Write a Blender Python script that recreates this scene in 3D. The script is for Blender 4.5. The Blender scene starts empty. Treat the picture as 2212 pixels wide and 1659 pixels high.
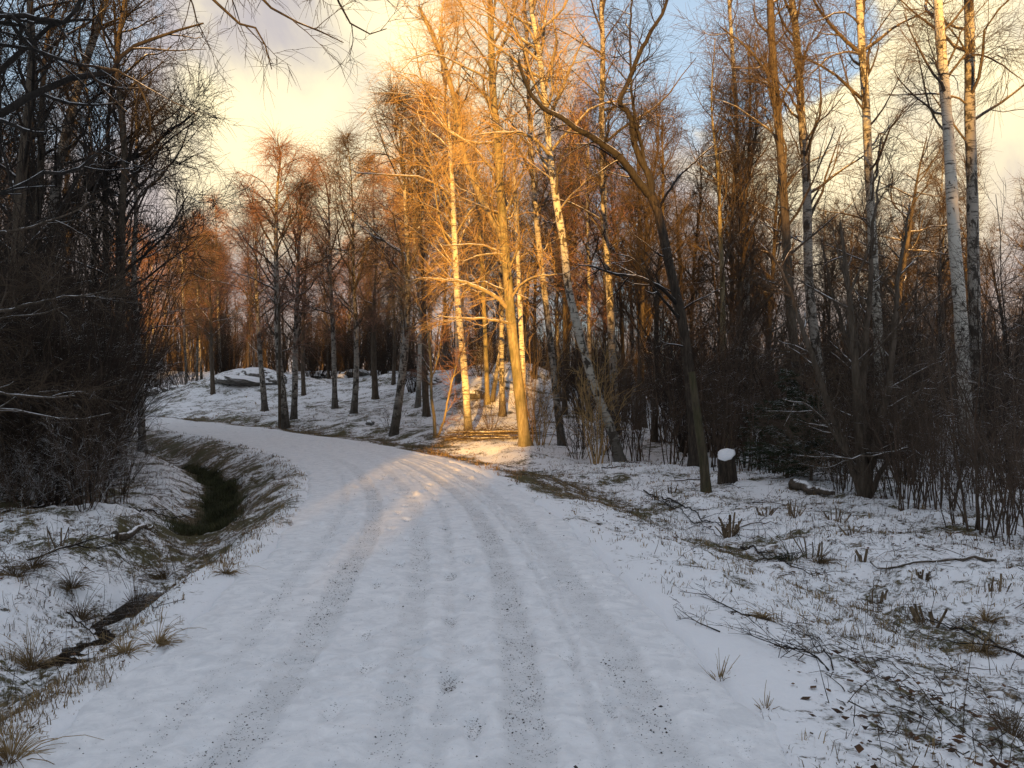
import bpy, math, random
import numpy as np
from mathutils import Vector, Matrix

# ------------------------------------------------------------------ camera, sky, sun, exposure
S = bpy.context.scene
COL = S.collection
RNG = np.random.default_rng(7)
random.seed(7)

CAM_Z = 1.6
F = 1805.0                      # focal length in pixels of a 2212 px wide picture
PITCH = math.radians(0.49)      # horizon at row 845 of 1659
cam = bpy.data.cameras.new('camera')
cam.sensor_width = 36.0
cam.lens = 36.0 * F / 2212.0
cam.clip_start = 0.05
cam.clip_end = 3000
cam_o = bpy.data.objects.new('camera', cam)
COL.objects.link(cam_o)
cam_o.location = (0, 0, CAM_Z)
cam_o.rotation_euler = (math.pi / 2 + PITCH, 0, 0)
S.camera = cam_o

SUN_EL = math.radians(5.6)
SUN_AZ = math.radians(1.5)      # the light travels along +Y, a little towards +X
LIGHT_DIR = Vector((math.sin(SUN_AZ) * math.cos(SUN_EL), math.cos(SUN_AZ) * math.cos(SUN_EL), -math.sin(SUN_EL)))
sun = bpy.data.lights.new('sun', 'SUN')
sun.energy = 5.0
sun.angle = math.radians(0.55)
sun.color = (1.0, 0.51, 0.10)
sun_o = bpy.data.objects.new('sun', sun)
COL.objects.link(sun_o)
sun_o.rotation_euler = LIGHT_DIR.to_track_quat('-Z', 'Y').to_euler()

S.view_settings.view_transform = 'Standard'
S.view_settings.look = 'None'
S.view_settings.exposure = 1.5
S.view_settings.gamma = 1.0
S.view_settings.use_curve_mapping = False
S.cycles.max_bounces = 6
S.cycles.diffuse_bounces = 3
S.cycles.glossy_bounces = 2
S.cycles.transmission_bounces = 2
S.cycles.transparent_max_bounces = 4
S.cycles.use_denoising = True
S.cycles.use_adaptive_sampling = True
S.cycles.adaptive_threshold = 0.02


def raydir(px, py):
    x = (px - 1106.0) / F
    u = (829.5 - py) / F
    c, s = math.cos(PITCH), math.sin(PITCH)
    return Vector((x, c - u * s, s + u * c))


class NT:
    """small helper round a node tree"""
    def __init__(self, tree):
        self.t = tree
        tree.nodes.clear()

    def n(self, typ, **kw):
        nd = self.t.nodes.new(typ)
        ins = kw.pop('ins', {})
        for k, v in kw.items():
            setattr(nd, k, v)
        for k, v in ins.items():
            if isinstance(v, bpy.types.NodeSocket):
                self.t.links.new(v, nd.inputs[k])
            else:
                nd.inputs[k].default_value = v
        return nd

    def link(self, a, b):
        self.t.links.new(a, b)

    def math(self, op, a, b=None, c=None, clamp=False):
        nd = self.t.nodes.new('ShaderNodeMath')
        nd.operation = op
        nd.use_clamp = clamp
        for i, v in enumerate((a, b, c)):
            if v is None:
                continue
            if isinstance(v, bpy.types.NodeSocket):
                self.t.links.new(v, nd.inputs[i])
            else:
                nd.inputs[i].default_value = v
        return nd.outputs[0]

    def noise(self, vec, scale, detail=4.0, rough=0.55, dist=0.0):
        nd = self.n('ShaderNodeTexNoise', ins={'Scale': scale, 'Detail': detail, 'Roughness': rough, 'Distortion': dist})
        if vec is not None:
            self.link(vec, nd.inputs['Vector'])
        return nd.outputs[0]

    def ramp(self, fac, stops, interp='LINEAR'):
        nd = self.t.nodes.new('ShaderNodeValToRGB')
        nd.color_ramp.interpolation = interp
        el = nd.color_ramp.elements
        while len(el) < len(stops):
            el.new(0.5)
        for e, (p, c) in zip(el, stops):
            e.position = p
            e.color = (*c, 1) if len(c) == 3 else c
        self.link(fac, nd.inputs[0])
        return nd.outputs[0]

    def smooth(self, v, a, b):
        nd = self.t.nodes.new('ShaderNodeMapRange')
        nd.interpolation_type = 'SMOOTHSTEP'
        nd.inputs['From Min'].default_value = a
        nd.inputs['From Max'].default_value = b
        self.link(v, nd.inputs['Value'])
        return nd.outputs['Result']

    def mix(self, fac, a, b):
        nd = self.t.nodes.new('ShaderNodeMix')
        nd.data_type = 'RGBA'
        for i, v in ((0, fac), (6, a), (7, b)):
            if isinstance(v, bpy.types.NodeSocket):
                self.t.links.new(v, nd.inputs[i])
            elif i == 0:
                nd.inputs[i].default_value = v
            else:
                nd.inputs[i].default_value = (*v, 1)
        return nd.outputs[2]

    def mapping(self, vec, scale):
        nd = self.n('ShaderNodeMapping')
        nd.inputs['Scale'].default_value = scale
        self.link(vec, nd.inputs['Vector'])
        return nd.outputs[0]


world = bpy.data.worlds.new('World')
S.world = world
world.use_nodes = True
w = NT(world.node_tree)
sky = w.n('ShaderNodeTexSky')
sky.sky_type = 'NISHITA'
sky.sun_disc = False
sky.sun_elevation = SUN_EL
sky.sun_rotation = math.pi + SUN_AZ
sky.air_density = 1.0
sky.dust_density = 1.5
sky.ozone_density = 2.0
tc = w.n('ShaderNodeTexCoord')
dirv = w.n('ShaderNodeVectorMath', operation='NORMALIZE')
w.link(tc.outputs['Generated'], dirv.inputs[0])
D = dirv.outputs[0]


def lobe(px, py, inner, outer):
    d = raydir(px, py).normalized()
    dot = w.n('ShaderNodeVectorMath', operation='DOT_PRODUCT')
    w.link(D, dot.inputs[0])
    dot.inputs[1].default_value = d
    return w.smooth(dot.outputs['Value'], math.cos(outer), math.cos(inner))


def swing(v, k):
    """widen a noise round its middle value"""
    return w.math('ADD', w.math('MULTIPLY', w.math('SUBTRACT', v, 0.5), k), 0.5)


n_big = swing(w.noise(D, 3.4, 10.0, 0.58, 0.5), 2.0)
n_det = swing(w.noise(D, 11.0, 8.0, 0.62, 0.4), 1.6)
shape = w.math('ADD', w.math('MULTIPLY', n_big, 0.6), w.math('MULTIPLY', n_det, 0.4))
# cloud banks where the photograph shows them, open sky between
bank = w.math('MULTIPLY', lobe(640, 300, 0.10, 0.42), 0.42)
bank = w.math('ADD', bank, w.math('MULTIPLY', lobe(1960, 330, 0.12, 0.36), 0.46))
bank = w.math('ADD', bank, w.math('MULTIPLY', lobe(1000, 240, 0.02, 0.22), 0.20))
hole = w.math('MULTIPLY', lobe(1480, 100, 0.03, 0.22), 0.44)
hole = w.math('ADD', hole, w.math('MULTIPLY', lobe(20, 90, 0.02, 0.19), 0.45))
hole = w.math('ADD', hole, w.math('MULTIPLY', lobe(1740, 20, 0.02, 0.13), 0.45))
cover = w.math('SUBTRACT', w.math('ADD', shape, bank), hole)
mask = w.smooth(cover, 0.44, 0.62)
lit = w.math('MULTIPLY', lobe(780, 240, 0.02, 0.27), 0.54)
lit = w.math('ADD', lit, w.math('MULTIPLY', lobe(1930, 220, 0.05, 0.28), 0.52))
lit = w.math('ADD', lit, w.math('MULTIPLY', lobe(520, 330, 0.01, 0.14), 0.30))
lit = w.math('SUBTRACT', lit, w.math('MULTIPLY', lobe(590, 110, 0.02, 0.09), 0.32))
n_lit = w.math('ADD', w.math('MULTIPLY', swing(w.noise(D, 5.0, 9.0, 0.55, 0.6), 2.4), 0.7), w.math('MULTIPLY', n_det, 0.3))
litn = w.smooth(w.math('ADD', lit, w.math('MULTIPLY', n_lit, 0.75)), 0.42, 1.02)
cloud = w.mix(litn, (3.45, 3.2, 3.35), (8.4, 7.3, 4.5))
# the sunset veil low over the horizon
sep = w.n('ShaderNodeSeparateXYZ')
w.link(D, sep.inputs[0])
low = w.smooth(sep.outputs['Z'], 0.42, 0.02)
cloud = w.mix(w.math('MULTIPLY', low, 0.55), cloud, (4.6, 3.6, 2.9))
gain = w.n('ShaderNodeVectorMath', operation='SCALE')
w.link(sky.outputs[0], gain.inputs[0])
gain.inputs['Scale'].default_value = 1.6
open_sky = w.mix(0.6, gain.outputs[0], (4.0, 4.8, 5.7))
bg = w.n('ShaderNodeBackground', ins={'Strength': 0.060})
w.link(w.mix(mask, open_sky, cloud), bg.inputs['Color'])
out = w.n('ShaderNodeOutputWorld')
w.link(bg.outputs[0], out.inputs[0])


# ------------------------------------------------------------------ numeric helpers
def smoothstep(a, b, x):
    t = np.clip((np.asarray(x, float) - a) / (b - a), 0, 1)
    return t * t * (3 - 2 * t)


_perm = np.random.default_rng(3).permutation(512)
_gx = np.random.default_rng(4).uniform(-1, 1, 512)


def vnoise(x, y, seed=0):
    xi = np.floor(x).astype(int)
    yi = np.floor(y).astype(int)
    xf = x - xi
    yf = y - yi
    u = xf * xf * xf * (xf * (xf * 6 - 15) + 10)
    v = yf * yf * yf * (yf * (yf * 6 - 15) + 10)

    def h(a, b):
        return _gx[_perm[(_perm[(a + seed * 37) & 511] + b) & 511]]
    return (h(xi, yi) * (1 - u) + h(xi + 1, yi) * u) * (1 - v) + (h(xi, yi + 1) * (1 - u) + h(xi + 1, yi + 1) * u) * v


def fbm(x, y, octaves=4, seed=0, gain=0.5):
    s = np.zeros_like(x, float)
    a = 1.0
    for o in range(octaves):
        s += a * vnoise(x * 2 ** o + 13.7 * o, y * 2 ** o - 7.1 * o, seed + o)
        a *= gain
    return s


def catmull(P, step):
    P = np.asarray(P, float)
    Q = np.vstack([2 * P[0] - P[1], P, 2 * P[-1] - P[-2]])
    outp = []
    for i in range(1, len(Q) - 2):
        n = max(1, int(np.linalg.norm(Q[i + 1] - Q[i]) / step))
        t = np.linspace(0, 1, n, endpoint=False)[:, None]
        a, b, c, d = Q[i - 1], Q[i], Q[i + 1], Q[i + 2]
        outp.append(0.5 * (2 * b + (c - a) * t + (2 * a - 5 * b + 4 * c - d) * t ** 2 + (3 * b - 3 * c + d - a) * t ** 3))
    outp.append(P[-1:])
    return np.vstack(outp)


# ------------------------------------------------------------------ the lie of the land
ROAD = catmull([(-0.45, -40), (-0.45, -20), (-0.45, -6), (-0.47, 3.5), (-0.60, 6), (-0.85, 9), (-1.2, 11.5), (-1.75, 14.2), (-2.9, 18.3),
                (-4.9, 22.8), (-8.2, 28.2), (-14.2, 36), (-21.5, 44), (-32, 53), (-45, 61), (-80, 78)], 0.3)
_seg = np.diff(ROAD, axis=0)
_len = np.linalg.norm(_seg, axis=1)
ROAD_S = np.concatenate([[0], np.cumsum(_len)])
_tan = np.vstack([_seg / _len[:, None], _seg[-1:] / _len[-1]])


def road_st(x, y):
    x = np.asarray(x, float).ravel()
    y = np.asarray(y, float).ravel()
    idx = np.empty(len(x), int)
    for a in range(0, len(x), 20000):
        b = a + 20000
        d2 = (x[a:b, None] - ROAD[None, :, 0]) ** 2 + (y[a:b, None] - ROAD[None, :, 1]) ** 2
        idx[a:b] = d2.argmin(1)
    dx = x - ROAD[idx, 0]
    dy = y - ROAD[idx, 1]
    tx, ty = _tan[idx, 0], _tan[idx, 1]
    s = ROAD_S[idx] + dx * tx + dy * ty
    t = dx * ty - dy * tx            # positive to the right of the road
    far = np.hypot(dx, dy)
    t = np.where(np.abs(t) < far * 0.98, np.sign(t) * far, t)
    return s, t


def road_z(s):
    s0 = 62.0 + 6
    return 0.012 * np.clip(s - s0, 0, 60)


SC = 40.0   # arclength at y = 0


def ground_z(x, y, detail=True):
    x = np.asarray(x, float)
    shp = x.shape
    y = np.asarray(y, float).ravel()
    x = x.ravel()
    s, t = road_st(x, y)
    z = road_z(s)
    along = s - SC
    # left: bank down to the ditch, then the wood floor
    dd = 0.56 + 0.10 * smoothstep(9, 15, along) - 0.25 * smoothstep(24, 36, along)
    dd = dd + (0.055 * fbm(along * 1.5, along * 0 + 8, 2, 45) + 0.065) * smoothstep(11, 8.5, along)
    wid = -0.17 + 0.52 * smoothstep(8.5, 14, along)
    dw = 0.12 * fbm(along * 0.5, along * 0 + 3, 2, 5)
    tl = -t + dw - wid * smoothstep(1.9, 2.9, -t)
    L = -dd * smoothstep(1.80, 2.85, tl) + (dd - 0.16) * smoothstep(2.98, 4.1, tl) + 0.15 * smoothstep(5, 14, tl)
    # right: gentle verge, shallow ditch, wood floor
    tr = t + dw
    R = -0.06 * smoothstep(1.7, 2.4, tr) - 0.34 * smoothstep(2.2, 3.9, tr) + 0.16 * smoothstep(4.0, 5.2, tr)
    z = z + np.where(t < 0, L, R)
    # meadow rising behind the bend, on the outer side of the curve
    u = np.clip(t - 2.5, 0, 24)
    m = smoothstep(21, 31, y) * smoothstep(7.5, 0.5, x) * (t > 0)
    z = z + m * (0.30 * smoothstep(0, 2, u) + 0.032 * u + 0.0036 * u * u)
    kn = 2.0 * np.exp(-((x + 19.5) / 5.0) ** 2 - ((y - 60.5) / 5.0) ** 2)
    kn += 0.9 * np.exp(-((x + 8) / 5.5) ** 2 - ((y - 57) / 4.0) ** 2)
    kn += 1.1 * np.exp(-((x + 1.0) / 4.5) ** 2 - ((y - 53) / 5.0) ** 2)
    kn += 1.25 * np.exp(-((x + 1.5) / 3.0) ** 2 - ((y - 42.5) / 4.2) ** 2)
    z = z + kn * (t > 2)
    if detail:
        off = smoothstep(1.65, 2.6, np.abs(t))
        z = z + off * (0.10 * fbm(x * 0.35, y * 0.35, 3, 1) + 0.045 * fbm(x * 1.6, y * 1.6, 3, 9))
        pool = np.exp(-((t + 2.8) / 0.45) ** 2) * smoothstep(11.5, 9.5, along)
        z = z + pool * (0.075 * fbm(x * 3.1, y * 3.1, 3, 88) + 0.02)
        r = np.hypot(x, y)
        near = smoothstep(26, 12, r)
        z = z + off * near * (0.030 * fbm(x * 6, y * 6, 3, 21) + 0.010 * np.abs(vnoise(x * 17, y * 17, 31)))
        z = z - 0.10 * smoothstep(1.72, 1.55, np.abs(t))
    return z.reshape(shp)


def gz(x, y):
    return float(ground_z(np.array([x]), np.array([y]))[0])


def hit(px, py, dmax=110.0):
    """the point of the ground seen at a pixel"""
    r = raydir(px, py)
    d = np.linspace(2.0, dmax, 1500)
    gx, gy, zz = r.x * d / r.y, d, CAM_Z + r.z * d / r.y
    k = np.nonzero(zz - ground_z(gx, gy, False) < 0)[0]
    i = k[0] if len(k) else len(d) - 1
    return Vector((gx[i], gy[i], gz(gx[i], gy[i])))


def at(px, py, depth):
    r = raydir(px, py)
    return np.array([r.x * depth / r.y, depth, CAM_Z + r.z * depth / r.y])


# ------------------------------------------------------------------ mesh helpers
def mesh_np(name, verts, faces_by_n, mats=(), mat_idx=None, smooth=True):
    """faces_by_n: list of (M,k) int arrays"""
    me = bpy.data.meshes.new(name)
    verts = np.ascontiguousarray(verts, np.float32)
    me.vertices.add(len(verts))
    me.vertices.foreach_set('co', verts.ravel())
    loops = np.concatenate([f.ravel() for f in faces_by_n]).astype(np.int32)
    tot = np.concatenate([np.full(len(f), f.shape[1], np.int32) for f in faces_by_n])
    start = np.concatenate([[0], np.cumsum(tot)[:-1]]).astype(np.int32)
    me.loops.add(len(loops))
    me.loops.foreach_set('vertex_index', loops)
    me.polygons.add(len(tot))
    me.polygons.foreach_set('loop_start', start)
    me.polygons.foreach_set('loop_total', tot)
    if mat_idx is not None:
        me.polygons.foreach_set('material_index', np.ascontiguousarray(mat_idx, np.int32))
    me.polygons.foreach_set('use_smooth', np.full(len(tot), smooth, bool))
    for m in mats:
        me.materials.append(m)
    me.update(calc_edges=True)
    return me


def unit(v):
    return v / np.maximum(np.linalg.norm(v, axis=-1, keepdims=True), 1e-9)


def tubes(pts, rad, sides, cap=False):
    """pts (N,K,3), rad (N,K) -> verts, quads"""
    N, K, _ = pts.shape
    tan = np.empty_like(pts)
    tan[:, 1:-1] = pts[:, 2:] - pts[:, :-2] if K > 2 else 0
    tan[:, 0] = pts[:, 1] - pts[:, 0]
    tan[:, -1] = pts[:, -1] - pts[:, -2]
    tan = unit(tan)
    ref = np.where(np.abs(tan[:, :1, 2:3]) > 0.8, np.array([1.0, 0.13, 0]), np.array([0.07, 0, 1.0]))
    ref = np.broadcast_to(ref, tan.shape)
    u = unit(np.cross(tan, ref))
    v = np.cross(tan, u)
    a = np.arange(sides) * 2 * np.pi / sides
    ring = pts[:, :, None, :] + rad[:, :, None, None] * (u[:, :, None, :] * np.cos(a)[None, None, :, None] + v[:, :, None, :] * np.sin(a)[None, None, :, None])
    V = ring.reshape(-1, 3)
    n = np.arange(N)[:, None, None] * (K * sides)
    k = np.arange(K - 1)[None, :, None] * sides
    j = np.arange(sides)[None, None, :]
    j2 = (j + 1) % sides
    q = np.stack([n + k + j, n + k + sides + j, n + k + sides + j2, n + k + j2], -1).reshape(-1, 4)
    return V, q


class Geo:
    """collects tubes and polygons into one mesh"""
    def __init__(self):
        self.v, self.f, self.m, self.n = [], [], [], 0

    def add(self, V, Q, mi=0):
        self.v.append(np.asarray(V, float))
        self.f.append(np.asarray(Q) + self.n)
        self.m.append(np.full(len(Q), mi))
        self.n += len(V)

    def tube(self, pts, rad, sides, mi=0, caps=False):
        V, Q = tubes(pts, rad, sides)
        base = self.n
        self.add(V, Q, mi)
        if caps:
            N, K = rad.shape
            for i in range(N):
                self.f.append(np.array([[base + (i * K + K - 1) * sides + j for j in range(sides)]]))
                self.m.append(np.array([mi]))
                self.f.append(np.array([[base + i * K * sides + j for j in reversed(range(sides))]]))
                self.m.append(np.array([mi]))

    def mesh(self, name, mats, smooth=True):
        return mesh_np(name, np.vstack(self.v), self.f, mats, np.concatenate(self.m), smooth)


def obj(name, me, parent=None, loc=None):
    o = bpy.data.objects.new(name, me)
    COL.objects.link(o)
    if parent is not None:
        o.parent = parent
    if loc is not None:
        o.location = loc
    return o


def thing(name, label, cat, loc=(0, 0, 0), group=None, rz=0.0):
    o = bpy.data.objects.new(name, None)
    COL.objects.link(o)
    o.location = loc
    o.rotation_euler = (0, 0, rz)
    o.empty_display_size = 0.2
    tag(o, label, cat, group)
    return o


def tag(o, label, cat, group=None):
    o['label'] = label
    o['category'] = cat
    if group:
        o['group'] = group
    return o


def dup(root, loc, rz, scale, label, group, tilt=(0, 0)):
    r = root.copy()
    COL.objects.link(r)
    r.location = loc
    r.rotation_euler = (tilt[0], tilt[1], rz)
    r.scale = scale
    r['label'] = label
    r['group'] = group
    for ch in root.children:
        c = ch.copy()
        COL.objects.link(c)
        c.parent = r
    return r


# ------------------------------------------------------------------ materials
def material(name):
    m = bpy.data.materials.new(name)
    m.use_nodes = True
    k = NT(m.node_tree)
    b = k.n('ShaderNodeBsdfPrincipled')
    o = k.n('ShaderNodeOutputMaterial')
    k.link(b.outputs[0], o.inputs[0])
    b.inputs['Roughness'].default_value = 0.85
    b.inputs['Specular IOR Level'].default_value = 0.25
    return m, k, b


SNOW = (0.82, 0.825, 0.84)


def up_snow(k, base, lo, hi, patch=0.0, scale=9.0):
    """snow lying on the upper side of a limb"""
    g = k.n('ShaderNodeNewGeometry')
    s = k.n('ShaderNodeSeparateXYZ')
    k.link(g.outputs['Normal'], s.inputs[0])
    tcn = k.n('ShaderNodeTexCoord')
    nz = k.noise(tcn.outputs['Object'], scale, 3.0)
    v = k.math('ADD', s.outputs['Z'], k.math('MULTIPLY', k.math('SUBTRACT', nz, 0.5), 1.3))
    f = k.smooth(v, lo, hi)
    if patch > 0:
        f = k.math('MULTIPLY', f, k.smooth(k.noise(tcn.outputs['Object'], 1.3, 2.0), 0.5 - patch, 0.62 - patch))
    return k.mix(f, base, SNOW)


def bark_birch(name, white, dark_amount):
    m, k, b = material(name)
    t = k.n('ShaderNodeTexCoord')
    P = t.outputs['Object']
    lines = k.noise(k.mapping(P, (4, 4, 26)), 1.0, 3.0, 0.6)
    gaps = k.noise(k.mapping(P, (3.2, 3.2, 7)), 1.0, 4.0, 0.6, 0.6)
    blot = k.noise(k.mapping(P, (6, 6, 3.6)), 1.0, 5.0, 0.65, 0.5)
    tint = k.noise(k.mapping(P, (2, 2, 5)), 1.0, 4.0)
    base = k.mix(tint, tuple(c * 0.72 for c in white), white)
    marks = k.math('MULTIPLY', k.smooth(lines, 0.54, 0.60), k.smooth(gaps, 0.38, 0.52))
    base = k.mix(k.math('MULTIPLY', marks, 0.9), base, (0.045, 0.038, 0.032))
    base = k.mix(k.smooth(blot, 0.62 - dark_amount, 0.70 - dark_amount), base, (0.05, 0.042, 0.034))
    s = k.n('ShaderNodeSeparateXYZ')
    k.link(P, s.inputs[0])
    foot = k.smooth(k.math('ADD', s.outputs['Z'], k.math('MULTIPLY', k.math('SUBTRACT', gaps, 0.5), 2.4)), 1.5, 0.5)
    base = k.mix(k.math('MULTIPLY', foot, 0.85), base, (0.06, 0.05, 0.04))
    k.link(base, b.inputs['Base Color'])
    bp = k.n('ShaderNodeBump', ins={'Strength': 0.6, 'Distance': 0.02})
    k.link(k.math('ADD', lines, blot), bp.inputs['Height'])
    k.link(bp.outputs[0], b.inputs['Normal'])
    return m


def bark_plain(name, c1, c2, snow=None, moss=0.0):
    m, k, b = material(name)
    t = k.n('ShaderNodeTexCoord')
    P = t.outputs['Object']
    fis = k.noise(k.mapping(P, (22, 22, 3.5)), 1.0, 4.0, 0.65, 0.4)
    big = k.noise(k.mapping(P, (3, 3, 1.5)), 1.0, 4.0)
    base = k.mix(k.smooth(fis, 0.35, 0.68), c1, c2)
    base = k.mix(k.math('MULTIPLY', k.smooth(big, 0.5, 0.7), 0.5), base, tuple(c * 0.55 for c in c1))
    if moss:
        base = k.mix(k.math('MULTIPLY', k.smooth(big, 0.40, 0.62), moss), base, (0.07, 0.075, 0.025))
    if snow:
        base = up_snow(k, base, snow[0], snow[1], snow[2])
    k.link(base, b.inputs['Base Color'])
    bp = k.n('ShaderNodeBump', ins={'Strength': 0.7, 'Distance': 0.02})
    k.link(fis, bp.inputs['Height'])
    k.link(bp.outputs[0], b.inputs['Normal'])
    return m


def flat_noise(name, c1, c2, scale, rough=0.85, snow=None):
    m, k, b = material(name)
    t = k.n('ShaderNodeTexCoord')
    base = k.mix(k.smooth(k.noise(t.outputs['Object'], scale, 3.0), 0.35, 0.65), c1, c2)
    if snow:
        base = up_snow(k, base, *snow)
    k.link(base, b.inputs['Base Color'])
    b.inputs['Roughness'].default_value = rough
    return m


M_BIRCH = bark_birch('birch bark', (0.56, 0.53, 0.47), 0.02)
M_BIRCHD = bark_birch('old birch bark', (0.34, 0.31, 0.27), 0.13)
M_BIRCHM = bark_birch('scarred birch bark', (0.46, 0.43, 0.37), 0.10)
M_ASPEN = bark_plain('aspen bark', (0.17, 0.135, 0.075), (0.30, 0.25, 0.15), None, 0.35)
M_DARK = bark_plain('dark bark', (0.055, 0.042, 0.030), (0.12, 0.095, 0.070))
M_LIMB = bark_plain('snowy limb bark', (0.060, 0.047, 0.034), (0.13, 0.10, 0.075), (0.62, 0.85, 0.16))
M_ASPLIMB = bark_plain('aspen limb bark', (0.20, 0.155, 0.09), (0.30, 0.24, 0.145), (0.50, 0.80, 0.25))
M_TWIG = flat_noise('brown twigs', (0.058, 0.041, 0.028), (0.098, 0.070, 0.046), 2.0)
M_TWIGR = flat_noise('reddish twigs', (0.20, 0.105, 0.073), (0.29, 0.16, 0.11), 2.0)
M_TWIG_SUN = flat_noise('sunlit tint twigs', (0.32, 0.205, 0.085), (0.44, 0.29, 0.125), 2.0)  # golden sunlight put into the twig colour of the lit trees
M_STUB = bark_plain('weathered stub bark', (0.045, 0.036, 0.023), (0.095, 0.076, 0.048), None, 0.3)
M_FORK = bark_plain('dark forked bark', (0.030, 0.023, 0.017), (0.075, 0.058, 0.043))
M_TWIGD = flat_noise('near black twigs', (0.015, 0.012, 0.010), (0.030, 0.024, 0.020), 3.0)  # shade put into the colour: overhanging twigs stay dark in the sun
M_LIMBD = bark_plain('dark snowy limb bark', (0.016, 0.013, 0.011), (0.036, 0.030, 0.025), (0.62, 0.85, 0.16))  # darkened below real bark so sunlit overhanging limbs look shaded
M_SHRUB = flat_noise('shrub stems', (0.025, 0.018, 0.013), (0.048, 0.033, 0.023), 3.0, 0.85, (0.80, 1.05, 0.10, 6.0))
M_SAPL = flat_noise('sapling stems', (0.055, 0.038, 0.027), (0.105, 0.072, 0.050), 3.0, 0.85, (0.75, 1.0, 0.12, 6.0))
M_SHRUBW = flat_noise('snow dusted stems', (0.050, 0.036, 0.026), (0.09, 0.065, 0.048), 3.0, 0.85, (0.42, 0.75, 0.2, 5.0))


# ------------------------------------------------------------------ growing trees
def grow(P0, D0, L, K, wig, trop, rng):
    N = len(P0)
    pts = np.empty((N, K + 1, 3))
    pts[:, 0] = P0
    d = unit(D0)
    st = (L / K)[:, None]
    for k in range(K):
        d = unit(d + rng.normal(0, wig, (N, 3)) + np.array([0, 0, trop]))
        pts[:, k + 1] = pts[:, k] + d * st
    return pts


def sprout(pts, rad, n, t0, t1, ang, rng, power=1.0, jitter=0.25):
    """n children on each polyline: start, direction, position t, parent radius there"""
    N, K1, _ = pts.shape
    t = t0 + (t1 - t0) * ((np.arange(n)[None, :] + rng.uniform(0, 1, (N, n))) / n) ** power
    x = t * (K1 - 1)
    i = np.clip(x.astype(int), 0, K1 - 2)
    f = (x - i)[..., None]
    r = np.arange(N)[:, None]
    P = pts[r, i] * (1 - f) + pts[r, i + 1] * f
    T = unit(pts[r, i + 1] - pts[r, i])
    R = rad[r, i] * (1 - f[..., 0]) + rad[r, i + 1] * f[..., 0]
    q = unit(np.cross(T, unit(rng.normal(0, 1, (N, n, 3)))))
    a = (ang * (1 + rng.normal(0, jitter, (N, n))))[..., None]
    Dr = T * np.cos(a) + q * np.sin(a)
    return P.reshape(-1, 3), Dr.reshape(-1, 3), t.ravel(), R.ravel()


def taper(r0, K, end=0.35):
    return r0[:, None] * np.linspace(1, end, K + 1)[None, :]


def crown(geo, trunk_pts, trunk_rad, rng, n1=40, n2=8, n3=8, t0=0.25, t1=0.98, l1=3.0, l2=1.3, l3=0.75,
          ang1=0.85, ang2=0.7, ang3=0.6, up1=0.06, droop2=0.0, droop3=-0.12, rtw=0.006, shape='birch', mi_limb=0, mi_twig=1, wig=0.13):
    tp = trunk_pts[None]
    tr = trunk_rad[None]
    P, Dr, t, R = sprout(tp, tr, n1, t0, t1, ang1, rng, 0.9)
    tt = (t - t0) / (t1 - t0)
    if shape == 'birch':
        prof = 0.25 + 0.95 * np.sin(np.pi * np.clip(tt * 0.80 + 0.16, 0, 1)) ** 1.1
        prof *= np.where(tt > 0.7, 0.18 + 0.82 * (1 - tt) / 0.3, 1)
    elif shape == 'upright':
        prof = 1.15 - 0.7 * tt
    else:
        prof = 1.0 - 0.3 * tt
    L = l1 * prof * rng.uniform(0.6, 1.25, len(P))
    b1 = grow(P, Dr, L, 6, wig, up1, rng)
    r1 = taper(np.minimum(R * 0.62, 0.012 + 0.011 * L), 6, 0.25)
    geo.tube(b1, r1, 4, mi_limb)
    P, Dr, t, R = sprout(b1, r1, n2, 0.15, 1.0, ang2, rng)
    L = l2 * (1.15 - 0.55 * t) * rng.uniform(0.5, 1.25, len(P)) * np.repeat(np.clip(L / l1, 0.35, 1.2), n2)
    b2 = grow(P, Dr, L, 4, wig * 1.2, droop2, rng)
    r2 = taper(np.maximum(np.minimum(R * 0.6, 0.005 + 0.006 * L), rtw), 4, 0.5)
    geo.tube(b2, r2, 3, mi_twig)
    if n3:
        P, Dr, t, R = sprout(b2, r2, n3, 0.1, 1.0, ang3, rng)
        L3 = l3 * rng.uniform(0.4, 1.3, len(P))
        b3 = grow(P, Dr, L3, 2, wig * 1.3, droop3, rng)
        r3 = taper(np.full(len(P), rtw * 0.85), 2, 0.45)
        geo.tube(b3, r3, 3, mi_twig)
    return b1, r1


def trunk_geo(pts, r0, r1, rng, sides=12, flare=0.55, power=0.9, lump=0.03, seen=1.0):
    """pts local to the base; returns geo verts for one tapering trunk"""
    n = len(pts)
    s = np.concatenate([[0], np.cumsum(np.linalg.norm(np.diff(pts, axis=0), axis=1))])
    t = s / s[-1]
    rad = r1 + (r0 - r1) * np.clip(1 - t / seen, 0, 1) ** power
    if seen < 1:
        rad = np.where(t > seen, r1 + (0.012 - r1) * (t - seen) / (1 - seen), rad)
    rad = rad * (1 + flare * np.exp(-s / 0.30)) * (1 + rng.normal(0, lump, n))
    V, Q = tubes(pts[None], rad[None], sides)
    # uneven bark and root flare
    c = np.repeat(pts, sides, 0)
    a = np.tile(np.arange(sides) * 2 * np.pi / sides, n)
    hgt = np.repeat(s, sides)
    ph = rng.uniform(0, 6.28)
    k = 1 + 0.20 * np.exp(-hgt / 0.35) * np.sin(4 * a + ph) + 0.05 * np.sin(3 * a + ph * 2 + hgt * 0.6)
    V = c + (V - c) * k[:, None]
    return V, Q, rad


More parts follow.
